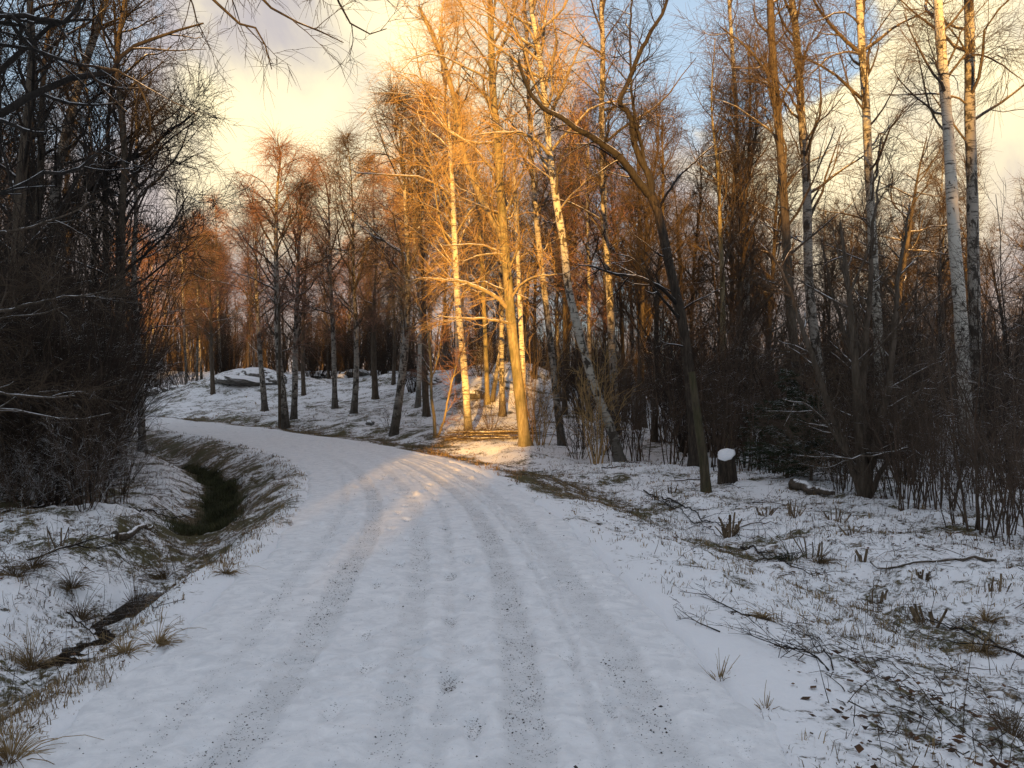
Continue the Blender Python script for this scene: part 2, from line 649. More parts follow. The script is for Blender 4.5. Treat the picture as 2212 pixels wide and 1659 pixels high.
# ------------------------------------------------------------------ ground, road, stream
def build_ground():
    fine = np.radians(np.linspace(-39, 39, 430))
    coarse = np.radians(np.linspace(39, 321, 110)[1:-1])
    ang = np.concatenate([fine, coarse])
    rr = np.concatenate([[0.6], 1.6 * (620 / 1.6) ** (np.linspace(0, 1, 520) ** 1.25)])
    A, Rr = np.meshgrid(ang, rr)
    X = Rr * np.sin(A)
    Y = Rr * np.cos(A)
    Z = ground_z(X, Y)
    V = np.stack([X, Y, Z], -1).reshape(-1, 3)
    na, nr = len(ang), len(rr)
    i = np.arange(nr - 1)[:, None] * na
    j = np.arange(na)[None, :]
    j2 = (j + 1) % na
    Q = np.stack([i + j, i + j2, i + na + j2, i + na + j], -1).reshape(-1, 4)
    cen = np.array([[0, 0, gz(0, 0)]])
    V = np.vstack([V, cen])
    T = np.stack([np.full(na, len(V) - 1), (np.arange(na) + 1) % na, np.arange(na)], -1)
    me = mesh_np('ground', V, [Q[:, ::-1], T[:, ::-1]], [M_GROUND])
    bare, green = cover_attr(V[:, 0], V[:, 1])
    for nm, val in (('bare', bare), ('green', green)):
        a = me.attributes.new(nm, 'FLOAT', 'POINT')
        a.data.foreach_set('value', val.astype(np.float32))
    o = obj('ground', me)
    o['kind'] = 'structure'
    return o


def cover_attr(x, y):
    """how much turf shows through the snow, and how green and wet it is"""
    s, t = road_st(x, y)
    al = s - SC
    L = 0.10 + 0.08 * smoothstep(1.6, 1.9, -t) + 0.05 * smoothstep(1.95, 2.4, -t) + 0.06 * smoothstep(3.2, 2.7, -t) * smoothstep(2.3, 2.7, -t)
    L = L + 0.10 * smoothstep(1.85, 2.2, -t) * smoothstep(9, 13, al) * smoothstep(4.2, 3.4, -t)
    L = L + 0.06 * smoothstep(8, 13, al) + 0.07 * smoothstep(4.2, 6, -t) * smoothstep(8, 12, al)
    R = 0.085 + 0.10 * smoothstep(1.55, 2.6, t) + 0.06 * smoothstep(2.4, 3.6, t) - 0.04 * smoothstep(4.2, 5.2, t)
    b = np.where(t < 0, L, R)
    meadow = smoothstep(21, 28, y) * smoothstep(7.5, 0.5, x) * (t > 0)
    strip = smoothstep(1.75, 2.2, t) * smoothstep(4.2, 3.0, t) * smoothstep(10, 16, y)
    b = b + meadow * 0.05 * smoothstep(2, 4, t) + 0.24 * strip
    wet = smoothstep(0.46, 0.18, np.abs(-t - 3.25)) * smoothstep(12.9, 14.4, al + 0.5 * fbm(x * 2, y * 2, 2, 6)) * smoothstep(27, 19, al)
    b = b + 0.5 * wet
    b = b + 0.07 * fbm(x * 0.4, y * 0.4, 3, 41)
    return np.clip(b, 0, 1), np.clip(wet, 0, 1)


def mat_ground():
    m, k, b = material('snowy ground')
    t = k.n('ShaderNodeTexCoord')
    P = t.outputs['Object']
    bare = k.n('ShaderNodeAttribute', attribute_name='bare').outputs['Fac']
    green = k.n('ShaderNodeAttribute', attribute_name='green').outputs['Fac']
    n1 = k.noise(P, 5.0, 8.0, 0.72, 0.6)
    n2 = k.noise(P, 22.0, 5.0, 0.7, 0.8)
    n3 = k.noise(P, 1.1, 3.0, 0.5)
    v = k.math('ADD', k.math('ADD', k.math('MULTIPLY', n1, 0.5), k.math('MULTIPLY', n2, 0.36)), k.math('ADD', k.math('MULTIPLY', n3, 0.38), -0.12))
    lev = k.math('ADD', v, k.math('MULTIPLY', bare, 0.48))
    f = k.smooth(lev, 0.62, 0.70)
    turf = k.mix(k.smooth(k.noise(P, 17.0, 5.0), 0.35, 0.65), (0.040, 0.029, 0.018), (0.18, 0.125, 0.066))
    turf = k.mix(k.smooth(n3, 0.45, 0.62), turf, (0.075, 0.066, 0.028))
    turf = k.mix(green, turf, (0.022, 0.027, 0.011))
    snow = k.mix(n2, SNOW, (0.74, 0.75, 0.78))
    k.link(k.mix(f, snow, turf), b.inputs['Base Color'])
    h = k.math('ADD', k.math('MULTIPLY', n2, 0.5), k.math('MULTIPLY', f, 0.8))
    bp = k.n('ShaderNodeBump', ins={'Strength': 0.6, 'Distance': 0.02})
    k.link(h, bp.inputs['Height'])
    k.link(bp.outputs[0], b.inputs['Normal'])
    return m


M_GROUND = mat_ground()


TRACKS = [(-0.74, 0.13, 0.8), (-0.10, 0.11, 0.55), (0.56, 0.13, 0.9), (1.16, 0.14, 0.75), (-1.10, 0.07, 0.4), (0.20, 0.05, 0.45), (0.84, 0.035, 0.6), (0.95, 0.03, 0.5)]


def track_amt(s, t):
    a = np.zeros_like(t)
    fade = smoothstep(24, 14, s - SC)
    for c, wd, k in TRACKS:
        cc = c + 0.05 * np.sin(s * 0.22 + c * 5) + 0.02 * fbm(s * 0.7, s * 0 + c, 2, 3)
        a = np.maximum(a, fade * k * smoothstep(wd * 1.1, wd * 0.6, np.abs(t - cc + 0.012 * np.sin(s * 9 + c))))
    return a


def foot_list():
    rng = np.random.default_rng(12)
    L = []
    for lane, s0, sgn in ((-0.36, 0, 1), (0.22, 0.3, 1), (-1.0, 0.2, 1), (0.92, 0.5, 1), (1.45, 0.1, 1)):
        s = SC + 2.2 + s0
        side = 1
        while s < SC + 17:
            L.append((s, lane + side * 0.075 + rng.normal(0, 0.025), rng.uniform(0.5, 1) * (0.6 if abs(lane) > 0.9 else 1)))
            s += rng.uniform(0.58, 0.74)
            side = -side
    return L


def build_road():
    sv = [SC - 7.0]
    while sv[-1] < ROAD_S[-1] - 2:
        al = sv[-1] - SC
        sv.append(sv[-1] + (0.30 if al < 1.5 else np.clip(0.0075 * al, 0.026, 1.2)))
    sv = np.array(sv)
    tv = np.linspace(-1.86, 1.80, 150)
    Sg, Tg = np.meshgrid(sv, tv, indexing='ij')
    cx = np.interp(sv, ROAD_S, ROAD[:, 0])
    cy = np.interp(sv, ROAD_S, ROAD[:, 1])
    tx = np.interp(sv, ROAD_S, _tan[:, 0])
    ty = np.interp(sv, ROAD_S, _tan[:, 1])
    ln = np.hypot(tx, ty)
    tx, ty = tx / ln, ty / ln
    X = cx[:, None] + Tg * ty[:, None]
    Y = cy[:, None] - Tg * tx[:, None]
    trk = track_amt(Sg, Tg)
    edge_l = 0.10 * fbm(Sg * 1.3, Sg * 0 + 2, 3, 8)
    edge_r = 0.10 * fbm(Sg * 1.3, Sg * 0 + 9, 3, 18)
    z = road_z(Sg) + 0.03 * (1 - (Tg / 1.7) ** 2)
    z -= 0.018 * trk
    lane = smoothstep(0.55, 0.15, np.abs(np.mod(Tg + 0.42, 0.65) - 0.325) / 0.325) * smoothstep(1.45, 1.2, np.abs(Tg))
    lump = np.clip(fbm(X * 7, Y * 7, 3, 83) - 0.28, 0, 1)
    z += 0.050 * lump * (0.35 + lane) * (1 - trk) * np.clip(0.5 + fbm(X * 0.8, Y * 0.8, 2, 84), 0.1, 1.2)
    # ridges pushed up beside the ruts
    for c, wd, k in TRACKS:
        z += 0.009 * k * np.exp(-((np.abs(Tg - c - 0.01 * np.sin(Sg * 3 + c)) - wd * 1.2) / 0.028) ** 2) * np.clip(0.6 + fbm(Sg * 1.5, Tg * 0 + c, 2, 13), 0, 1.4)
    z += 0.006 * fbm(X * 2.2, Y * 2.2, 3, 61) + 0.003 * fbm(X * 11, Y * 11, 3, 71) * (1 - 0.5 * trk)
    dirt = np.zeros_like(z)
    for fs, ft, k in foot_list():
        i0 = np.searchsorted(sv, fs - 0.3)
        i1 = np.searchsorted(sv, fs + 0.3)
        ds = (Sg[i0:i1] - fs)
        dt = (Tg[i0:i1] - ft)
        e = (ds / 0.145) ** 2 + (dt / (0.050 + 0.010 * np.sign(ds))) ** 2
        pit = smoothstep(1.25, 0.6, e)
        z[i0:i1] -= 0.028 * k * pit
        z[i0:i1] += 0.010 * k * np.exp(-(np.sqrt(e) - 1.45) ** 2 / 0.05) * (fbm(X[i0:i1] * 14, Y[i0:i1] * 14, 2, 5) + 0.4)
        dirt[i0:i1] = np.maximum(dirt[i0:i1], k * pit)
    z -= 0.16 * smoothstep(-1.62 + edge_l, -1.84 + edge_l, Tg) + 0.16 * smoothstep(1.58 + edge_r, 1.78 + edge_r, Tg)
    V = np.stack([X, Y, z], -1).reshape(-1, 3)
    a, b = Sg.shape
    i = np.arange(a - 1)[:, None] * b
    j = np.arange(b - 1)[None, :]
    Q = np.stack([i + j, i + j + 1, i + b + j + 1, i + b + j], -1).reshape(-1, 4)
    me = mesh_np('road', V, [Q], [M_ROAD])
    for nm, val in (('track', trk), ('dirt', dirt)):
        at_ = me.attributes.new(nm, 'FLOAT', 'POINT')
        at_.data.foreach_set('value', val.ravel().astype(np.float32))
    o = obj('road', me)
    o['kind'] = 'structure'
    return o


def mat_road():
    m, k, b = material('snowed gravel road')
    t = k.n('ShaderNodeTexCoord')
    P = t.outputs['Object']
    trk = k.n('ShaderNodeAttribute', attribute_name='track').outputs['Fac']
    dirt = k.n('ShaderNodeAttribute', attribute_name='dirt').outputs['Fac']
    n1 = k.noise(P, 3.0, 5.0, 0.6)
    n2 = k.noise(P, 85.0, 3.0, 0.6)
    n3 = k.noise(P, 28.0, 4.0, 0.6)
    wear = k.math('MULTIPLY', trk, k.math('ADD', k.math('MULTIPLY', k.smooth(n1, 0.34, 0.66), 0.5), 0.42))
    snow = k.mix(n3, (0.82, 0.825, 0.84), (0.74, 0.745, 0.76))
    n4 = k.noise(P, 6.5, 6.0, 0.66, 0.8)
    snow = k.mix(k.smooth(n4, 0.40, 0.66), snow, (0.66, 0.67, 0.69))
    snow = k.mix(k.math('MULTIPLY', k.smooth(n4, 0.42, 0.30), 0.8), snow, (0.87, 0.87, 0.88))
    snow = k.mix(k.math('MULTIPLY', wear, 0.72), snow, (0.50, 0.505, 0.515))
    speck = k.math('ADD', n2, k.math('ADD', k.math('MULTIPLY', wear, 0.10), k.math('MULTIPLY', dirt, 0.13)))
    speck = k.math('ADD', speck, k.math('MULTIPLY', k.math('SUBTRACT', n3, 0.5), 0.30))
    f = k.smooth(speck, 0.685, 0.735)
    k.link(k.mix(f, snow, (0.075, 0.068, 0.062)), b.inputs['Base Color'])
    bp = k.n('ShaderNodeBump', ins={'Strength': 0.5, 'Distance': 0.012})
    k.link(k.math('ADD', n3, k.math('MULTIPLY', n2, 0.5)), bp.inputs['Height'])
    k.link(bp.outputs[0], b.inputs['Normal'])
    b.inputs['Roughness'].default_value = 0.7
    return m


M_ROAD = mat_road()
build_ground()
build_road()


def build_stream():
    m, k, b = material('dark ditch water')
    b.inputs['Base Color'].default_value = (0.018, 0.014, 0.011, 1)
    b.inputs['Roughness'].default_value = 0.06
    b.inputs['Specular IOR Level'].default_value = 0.4
    t = k.n('ShaderNodeTexCoord')
    bp = k.n('ShaderNodeBump', ins={'Strength': 0.35, 'Distance': 0.02})
    k.link(k.noise(t.outputs['Object'], 7.0, 4.0, 0.6, 0.8), bp.inputs['Height'])
    k.link(bp.outputs[0], b.inputs['Normal'])
    sv = np.linspace(SC + 2.5, SC + 9.2, 60)
    cx = np.interp(sv, ROAD_S, ROAD[:, 0])
    cy = np.interp(sv, ROAD_S, ROAD[:, 1])
    rows = []
    for tt in np.linspace(-2.4, -3.15, 5):
        rows.append(np.stack([cx + tt, cy - tt * 0.12, np.full_like(cx, -0.545)], -1))
    V = np.stack(rows, 1).reshape(-1, 3)
    i = np.arange(59)[:, None] * 5
    j = np.arange(4)[None, :]
    Q = np.stack([i + j, i + 5 + j, i + 5 + j + 1, i + j + 1], -1).reshape(-1, 4)
    o = obj('ditch_water', mesh_np('ditch_water', V, [Q[:, ::-1]], [m]))
    o['kind'] = 'structure'


build_stream()


# ------------------------------------------------------------------ the wood at the photographer's back: unseen, shaped to shade the road
def build_back_wood():
    rng = np.random.default_rng(5)
    g = Geo()
    D0 = 42.0

    def cone(x, y, h, rbase):
        z0 = gz(x, y)
        nl = int(7 + h * 0.5)
        sides = 9
        ph = rng.uniform(0, 6.28)
        for l in range(nl):
            f = l / nl
            zb = z0 + h * (0.04 + 0.90 * f)
            zt = min(zb + h * 1.9 / nl, z0 + h)
            r = rbase * (1 - f) ** 0.85 * rng.uniform(0.85, 1.15) + 0.12
            a = ph + np.arange(sides * 2) * np.pi / sides + l * 0.7
            rr = np.where(np.arange(sides * 2) % 2, r, r * 0.62) * rng.uniform(0.8, 1.2, sides * 2)
            ring = np.stack([x + rr * np.cos(a), y + rr * np.sin(a), np.full(sides * 2, zb) - 0.25 * rr], -1)
            V = np.vstack([ring, [[x, y, zt]]])
            n = sides * 2
            T = np.stack([np.arange(n), (np.arange(n) + 1) % n, np.full(n, n)], -1)
            g.add(V, T)

    def top(xl):
        # tree heights by lateral place, shaped to set the shade edges
        if xl < -4.2:
            return 18.0 + 1.0 * math.sin(xl * 0.9)
        if xl < -2.9:
            return 15.0
        if xl < 0.7:
            return 6.4
        if xl < 3.0:
            return 12.0 + 0.8 * math.sin(xl * 3)
        if xl < 7:
            return 14.2 + 1.2 * math.sin(xl * 2.1)
        return 16.0 + 1.6 * math.sin(xl * 1.3)

    for row in range(4):
        y = -D0 - row * 4.0
        x = -62.0
        while x < 62:
            xl = x - math.tan(SUN_AZ) * (y - 25) * 1.0
            h = top(xl) * (rng.uniform(0.94, 1.06) if -4.2 < xl < 0.7 else rng.uniform(0.80, 1.10))
            rb = min(2.6, 0.17 * h + 0.35)
            if xl > -4.6 and xl < 2.2:
                rb = min(rb, 1.1)
            cone(x + rng.normal(0, 0.15), y + rng.normal(0, 0.8), h, rb)
            x += rb * (rng.uniform(0.40, 0.60) if -3.4 < xl < 1.2 else rng.uniform(0.62, 0.9))
    m = flat_noise('spruce foliage', (0.018, 0.026, 0.012), (0.035, 0.045, 0.022), 1.5)
    o = obj('shading_spruces', g.mesh('shading_spruces', [m], False))
    o['kind'] = 'stuff'
    o['label'] = 'unseen dark spruce wood behind the viewer, shaped to shade the view'


build_back_wood()


# ------------------------------------------------------------------ traced trees: trunks that follow the photograph
def traced(name, label, cat, px, r0, r1, bark, limbs=(), cw=None, depth=None, base=None, top=None, seed=0, limb_mat=None, twig_mat=None, group=None, flare=0.5, lean=0.0):
    """px: trunk polyline base -> top in picture pixels at one distance; limbs: (polyline px, r0, r1, depth drift)"""
    rng = np.random.default_rng(100 + seed)
    if depth is None:
        b = hit(*px[0])
        depth = b.y
    else:
        q = at(*px[0], depth)
        b = Vector((q[0], depth, gz(q[0], depth)))
    P = [np.array(at(x, y, depth)) for x, y in px]
    n = len(P)
    for i in range(n):
        P[i][1] += lean * i / max(1, n - 1)
    P[0] = np.array(b) - np.array([0, 0, 0.12])
    if top:
        d = P[-1] - P[-2]
        d = d / np.linalg.norm(d)
        d = d * 0.7 + np.array([0, 0, 0.3])
        d /= np.linalg.norm(d)
        k = max(0.5, (top - P[-1][2]))
        P.append(P[-1] + d * k * 0.5 + np.array([rng.normal(0, 0.15), rng.normal(0, 0.2), 0]))
        P.append(P[-1] + d * k * 0.5 + np.array([rng.normal(0, 0.25), rng.normal(0, 0.25), 0]))
    O = np.array(b)
    root = thing(name, label, cat, b, group)
    C = catmull(P, 0.30) - O
    seen = 1.0
    if top:
        ln = np.linalg.norm(np.diff(np.array(P), axis=0), axis=1)
        seen = ln[:n - 1].sum() / ln.sum()
    C[3:-1, :2] += rng.normal(0, 0.006, (len(C) - 4, 2)).cumsum(0) * 0.25
    V, Q, rad = trunk_geo(C, r0, r1, rng, flare=flare, seen=seen)
    obj('trunk', mesh_np('trunk', V, [Q], [bark]), root)
    lm = limb_mat or M_LIMB
    tm = twig_mat or M_TWIG
    sets = [(C, rad, True)]
    for lp, a, c, drift in limbs:
        LP = [np.array(at(x, y, depth + drift * i / (len(lp) - 1) + lean * 0.3)) for i, (x, y) in enumerate(lp)]
        i = np.argmin(np.linalg.norm(C + O - LP[0], axis=1))
        LP[0] = C[i] + O
        Lc = catmull(LP, 0.14) - O
        Lc[1:-1] += rng.normal(0, 0.010, (len(Lc) - 2, 3))
        g = Geo()
        lr = np.linspace(1, 0, len(Lc)) ** 0.8 * (a - c) + c
        g.tube(Lc[None], lr[None], 7)
        obj('limb', g.mesh('limb', [lm]), root)
        sets.append((Lc, lr, False))
    if cw:
        g = Geo()
        kw = dict(cw)
        lk = kw.pop('limb_kw', None)
        for pts, rd, main in sets:
            if main:
                crown(g, pts, rd, rng, **kw)
            else:
                k2 = dict(kw)
                ll = len(pts) * 0.14
                k2.update(n1=max(4, int(ll * 3.0)), t0=0.15, t1=1.0, l1=min(kw.get('l1', 2) * 0.5, 0.35 + 0.35 * ll), shape='flat')
                if lk:
                    k2.update(lk)
                crown(g, pts, rd, rng, **k2)
        c = obj('crown', g.mesh('crown', [lm, tm]), root)
    return root


BIRCH = dict(n1=30, n2=7, n3=7, t0=0.35, l1=2.6, l2=1.2, l3=1.0, ang1=0.75, up1=0.03, droop3=-0.24, rtw=0.0045, wig=0.19)
THIN = dict(n1=30, n2=7, n3=6, t0=0.30, l1=2.2, l2=1.1, l3=0.7, ang1=0.7, up1=0.08, droop3=-0.03, rtw=0.0050, shape='upright', wig=0.19)
ASP = dict(n1=38, n2=7, n3=7, t0=0.32, l1=2.7, l2=1.25, l3=0.8, ang1=0.8, up1=0.08, droop3=-0.02, rtw=0.0046, wig=0.23)

# --- the sunlit group at the bend
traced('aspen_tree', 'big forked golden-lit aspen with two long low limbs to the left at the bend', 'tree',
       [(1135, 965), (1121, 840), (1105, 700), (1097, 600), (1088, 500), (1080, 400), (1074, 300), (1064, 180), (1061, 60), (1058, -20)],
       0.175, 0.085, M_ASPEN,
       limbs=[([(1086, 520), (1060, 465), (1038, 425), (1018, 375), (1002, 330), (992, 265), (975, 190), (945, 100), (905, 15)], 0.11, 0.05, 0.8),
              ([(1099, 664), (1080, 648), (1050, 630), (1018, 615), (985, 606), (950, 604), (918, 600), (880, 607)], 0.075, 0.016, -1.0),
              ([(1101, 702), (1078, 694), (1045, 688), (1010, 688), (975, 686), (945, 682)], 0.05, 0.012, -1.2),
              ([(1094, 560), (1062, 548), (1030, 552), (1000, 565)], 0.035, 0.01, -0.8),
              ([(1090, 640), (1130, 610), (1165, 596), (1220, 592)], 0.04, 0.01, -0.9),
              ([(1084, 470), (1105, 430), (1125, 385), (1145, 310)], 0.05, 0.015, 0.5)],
       cw=dict(ASP, limb_kw=dict(l1=0.85, n2=5, n3=5)), top=15.5, seed=1, limb_mat=M_ASPLIMB, twig_mat=M_TWIG_SUN)
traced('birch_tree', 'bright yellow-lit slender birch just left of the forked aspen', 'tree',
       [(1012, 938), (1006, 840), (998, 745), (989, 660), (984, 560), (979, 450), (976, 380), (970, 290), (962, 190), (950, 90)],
       0.135, 0.045, M_BIRCH, cw=dict(BIRCH, t0=0.3, n1=44, l1=3.0), top=15.5, seed=2, limb_mat=M_ASPLIMB, twig_mat=M_TWIG_SUN)
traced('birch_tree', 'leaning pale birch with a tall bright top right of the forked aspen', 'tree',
       [(1345, 1000), (1318, 920), (1294, 860), (1274, 800), (1250, 715), (1228, 620), (1218, 530), (1200, 420), (1189, 340), (1180, 235), (1163, 100), (1147, 0)],
       0.12, 0.065, M_BIRCHM,
       limbs=[([(1189, 335), (1170, 312), (1130, 290), (1075, 286), (1020, 292)], 0.05, 0.012, -0.8),
              ([(1183, 270), (1215, 190), (1240, 130), (1262, 80)], 0.05, 0.015, 0.8),
              ([(1166, 130), (1140, 60), (1095, 12)], 0.04, 0.012, -0.5)],
       cw=dict(BIRCH, t0=0.38, n1=38), top=15.5, seed=3, limb_mat=M_ASPLIMB, twig_mat=M_TWIG_SUN)
traced('birch_tree', 'thin blotched birch standing between the forked aspen and the leaning pale birch', 'tree',
       [(1215, 962), (1200, 850), (1188, 740), (1176, 640), (1164, 540), (1152, 400), (1144, 270), (1138, 120), (1132, 0)],
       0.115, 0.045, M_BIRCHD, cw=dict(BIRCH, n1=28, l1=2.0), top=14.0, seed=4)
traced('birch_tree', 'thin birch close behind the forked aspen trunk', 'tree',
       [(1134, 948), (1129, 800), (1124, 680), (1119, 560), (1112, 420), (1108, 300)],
       0.12, 0.04, M_BIRCH, depth=30, cw=dict(THIN, n1=24), top=14.0, seed=5, limb_mat=M_ASPLIMB, twig_mat=M_TWIG_SUN)
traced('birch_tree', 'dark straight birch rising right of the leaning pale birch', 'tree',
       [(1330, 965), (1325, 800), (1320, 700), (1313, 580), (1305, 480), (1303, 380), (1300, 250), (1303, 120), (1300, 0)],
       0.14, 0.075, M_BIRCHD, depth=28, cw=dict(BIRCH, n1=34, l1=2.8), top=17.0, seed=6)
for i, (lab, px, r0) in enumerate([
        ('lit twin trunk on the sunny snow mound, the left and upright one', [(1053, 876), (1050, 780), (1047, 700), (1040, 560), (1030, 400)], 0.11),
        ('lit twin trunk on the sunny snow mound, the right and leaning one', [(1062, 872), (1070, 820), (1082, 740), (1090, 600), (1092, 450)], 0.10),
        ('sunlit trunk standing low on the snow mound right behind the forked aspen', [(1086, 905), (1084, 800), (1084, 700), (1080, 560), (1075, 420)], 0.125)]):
    traced('birch_tree', lab, 'tree', px, r0, 0.05, M_BIRCHD if i else M_ASPEN, cw=dict(THIN, n1=24, n2=6, n3=6, rtw=0.008), top=14.0, seed=10 + i, twig_mat=M_TWIG_SUN, limb_mat=M_ASPLIMB)

# --- the dark forked tree and the tall trunks on the right
traced('forked_tree', 'dark forked tree with a big snowy limb arching left over the lit birches', 'tree',
       [(1504, 1014), (1499, 940), (1494, 870), (1486, 780), (1475, 700), (1460, 630), (1442, 551), (1430, 490), (1421, 454), (1408, 425)],
       0.14, 0.10, M_FORK,
       limbs=[([(1412, 432), (1381, 393), (1355, 358), (1327, 329), (1290, 303), (1255, 283), (1213, 255), (1176, 235), (1150, 208), (1130, 165), (1120, 128)], 0.10, 0.03, -1.5),
              ([(1414, 435), (1408, 395), (1381, 339), (1366, 290), (1361, 249), (1340, 228), (1344, 205), (1358, 175), (1372, 140), (1381, 114), (1402, 76), (1435, 20), (1450, -40)], 0.085, 0.03, 1.0),
              ([(1365, 270), (1366, 220), (1364, 168), (1361, 67), (1366, -20)], 0.04, 0.02, 1.2),
              ([(1468, 660), (1440, 632), (1408, 612), (1375, 598), (1330, 592), (1290, 578), (1248, 572)], 0.055, 0.012, -1.3),
              ([(1478, 700), (1455, 672), (1425, 640), (1400, 600), (1370, 560), (1330, 548)], 0.04, 0.010, -0.8),
              ([(1327, 329), (1300, 322), (1240, 312)], 0.03, 0.01, -0.6),
              ([(1420, 452), (1460, 390), (1500, 350), (1560, 300)], 0.035, 0.01, 1.0)],
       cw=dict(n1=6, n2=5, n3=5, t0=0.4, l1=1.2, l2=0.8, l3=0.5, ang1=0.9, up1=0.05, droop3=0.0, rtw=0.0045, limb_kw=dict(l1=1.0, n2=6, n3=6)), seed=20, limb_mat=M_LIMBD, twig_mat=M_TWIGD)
traced('oak_tree', 'dark brown rough trunk left of the blotched birches on the right', 'tree',
       [(1735, 1005), (1728, 900), (1721, 805), (1712, 720), (1704, 640), (1697, 500), (1690, 390), (1681, 250), (1670, 110), (1664, 0)],
       0.13, 0.085, M_DARK, depth=21.5,
       limbs=[([(1683, 250), (1655, 160), (1620, 110), (1560, 60)], 0.05, 0.015, -1), ([(1681, 240), (1700, 190), (1745, 120)], 0.04, 0.015, 1)],
       cw=dict(THIN, n1=26, l1=2.4, t0=0.35), top=14.5, seed=21)
traced('birch_tree', 'blotched birch leaning left between the dark brown trunk and the striped birch', 'tree',
       [(1812, 1010), (1786, 922), (1778, 855), (1764, 754), (1748, 620), (1744, 500), (1742, 389), (1733, 270), (1724, 118), (1711, 0)],
       0.14, 0.085, M_BIRCHD, depth=22, limbs=[([(1733, 260), (1710, 210), (1668, 165)], 0.04, 0.012, -1), ([(1720, 60), (1700, 10), (1680, -30)], 0.05, 0.02, 0.5)],
       cw=dict(THIN, n1=28, l1=2.4, t0=0.35), top=15.0, seed=22)
traced('birch_tree', 'striped birch forking to the left near the top, fourth tall trunk from the right edge', 'tree',
       [(1905, 1010), (1902, 880), (1896, 700), (1888, 600), (1882, 480), (1874, 350), (1868, 218), (1861, 118), (1854, 0)],
       0.135, 0.09, M_BIRCHM, depth=22,
       limbs=[([(1862, 130), (1835, 95), (1800, 60), (1770, 20), (1745, -20)], 0.055, 0.025, -0.6), ([(1860, 115), (1830, 112), (1790, 125), (1745, 165)], 0.03, 0.01, -1.0)],
       cw=dict(BIRCH, n1=26, t0=0.4), top=15.0, seed=23)
traced('birch_tree', 'clean white birch with thin dark marks, brightest tall trunk near the right edge', 'tree',
       [(2096, 1028), (2090, 960), (2086, 880), (2080, 760), (2074, 660), (2064, 551), (2057, 436), (2050, 302), (2040, 180), (2031, 60), (2026, -20)],
       0.165, 0.10, M_BIRCH, depth=19.8, limbs=[([(2045, 190), (2075, 130), (2110, 118), (2155, 135), (2205, 170)], 0.035, 0.01, 0.6), ([(2041, 170), (2025, 150), (2005, 120)], 0.03, 0.01, -0.5)],
       cw=dict(BIRCH, n1=24, t0=0.45), top=16.0, seed=24)
traced('birch_tree', 'dark blotched birch, rightmost of the tall trunks beside the clean white birch', 'tree',
       [(2124, 1030), (2117, 930), (2110, 800), (2105, 650), (2102, 538), (2100, 400), (2096, 250), (2096, 100), (2094, -20)],
       0.155, 0.11, M_BIRCHD, depth=20.5, cw=dict(BIRCH, n1=24, t0=0.45), top=16.5, seed=25)
traced('birch_tree', 'slim pale birch with orange-lit middle behind the dark forked tree', 'tree',
       [(1615, 985), (1612, 860), (1611, 754), (1613, 640), (1614, 538), (1606, 420), (1594, 330), (1589, 220), (1583, 120), (1575, 0)],
       0.12, 0.055, M_BIRCHM, depth=28, limbs=[([(1606, 400), (1618, 320), (1620, 218), (1616, 100)], 0.06, 0.025, 0.5)], cw=dict(THIN, n1=28), top=14.5, seed=26)
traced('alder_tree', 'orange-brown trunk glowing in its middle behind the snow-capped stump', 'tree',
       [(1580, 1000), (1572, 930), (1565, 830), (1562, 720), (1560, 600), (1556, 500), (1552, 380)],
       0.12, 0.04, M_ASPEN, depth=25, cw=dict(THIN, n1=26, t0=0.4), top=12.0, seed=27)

# --- the birches on the meadow
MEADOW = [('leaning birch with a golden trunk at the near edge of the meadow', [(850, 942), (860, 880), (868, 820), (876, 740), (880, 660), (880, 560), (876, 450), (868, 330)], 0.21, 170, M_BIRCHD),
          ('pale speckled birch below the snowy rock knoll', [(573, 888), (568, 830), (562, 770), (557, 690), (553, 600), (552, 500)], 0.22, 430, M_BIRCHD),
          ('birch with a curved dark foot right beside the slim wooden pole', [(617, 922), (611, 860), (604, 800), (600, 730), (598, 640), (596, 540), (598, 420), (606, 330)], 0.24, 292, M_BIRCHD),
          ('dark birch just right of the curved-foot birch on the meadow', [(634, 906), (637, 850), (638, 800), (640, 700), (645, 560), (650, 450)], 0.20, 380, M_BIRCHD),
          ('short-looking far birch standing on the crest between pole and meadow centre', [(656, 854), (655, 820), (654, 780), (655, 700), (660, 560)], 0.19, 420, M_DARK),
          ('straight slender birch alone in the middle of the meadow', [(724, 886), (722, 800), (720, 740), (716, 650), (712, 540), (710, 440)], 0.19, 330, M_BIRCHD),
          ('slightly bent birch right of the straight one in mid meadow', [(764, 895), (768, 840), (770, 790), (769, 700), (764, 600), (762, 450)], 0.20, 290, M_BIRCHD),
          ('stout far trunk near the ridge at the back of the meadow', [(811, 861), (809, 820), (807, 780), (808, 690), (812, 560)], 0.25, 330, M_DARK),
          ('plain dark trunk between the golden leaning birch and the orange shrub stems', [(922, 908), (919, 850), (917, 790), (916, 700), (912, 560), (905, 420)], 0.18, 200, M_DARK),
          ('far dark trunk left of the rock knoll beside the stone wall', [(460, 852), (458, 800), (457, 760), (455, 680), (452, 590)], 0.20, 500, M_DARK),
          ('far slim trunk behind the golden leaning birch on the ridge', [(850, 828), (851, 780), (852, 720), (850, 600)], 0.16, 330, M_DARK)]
MB = dict(n1=46, n2=8, n3=8, t0=0.25, l1=2.7, l2=1.2, l3=1.1, ang1=0.70, up1=0.03, droop2=-0.03, droop3=-0.30, rtw=0.0070, wig=0.18)
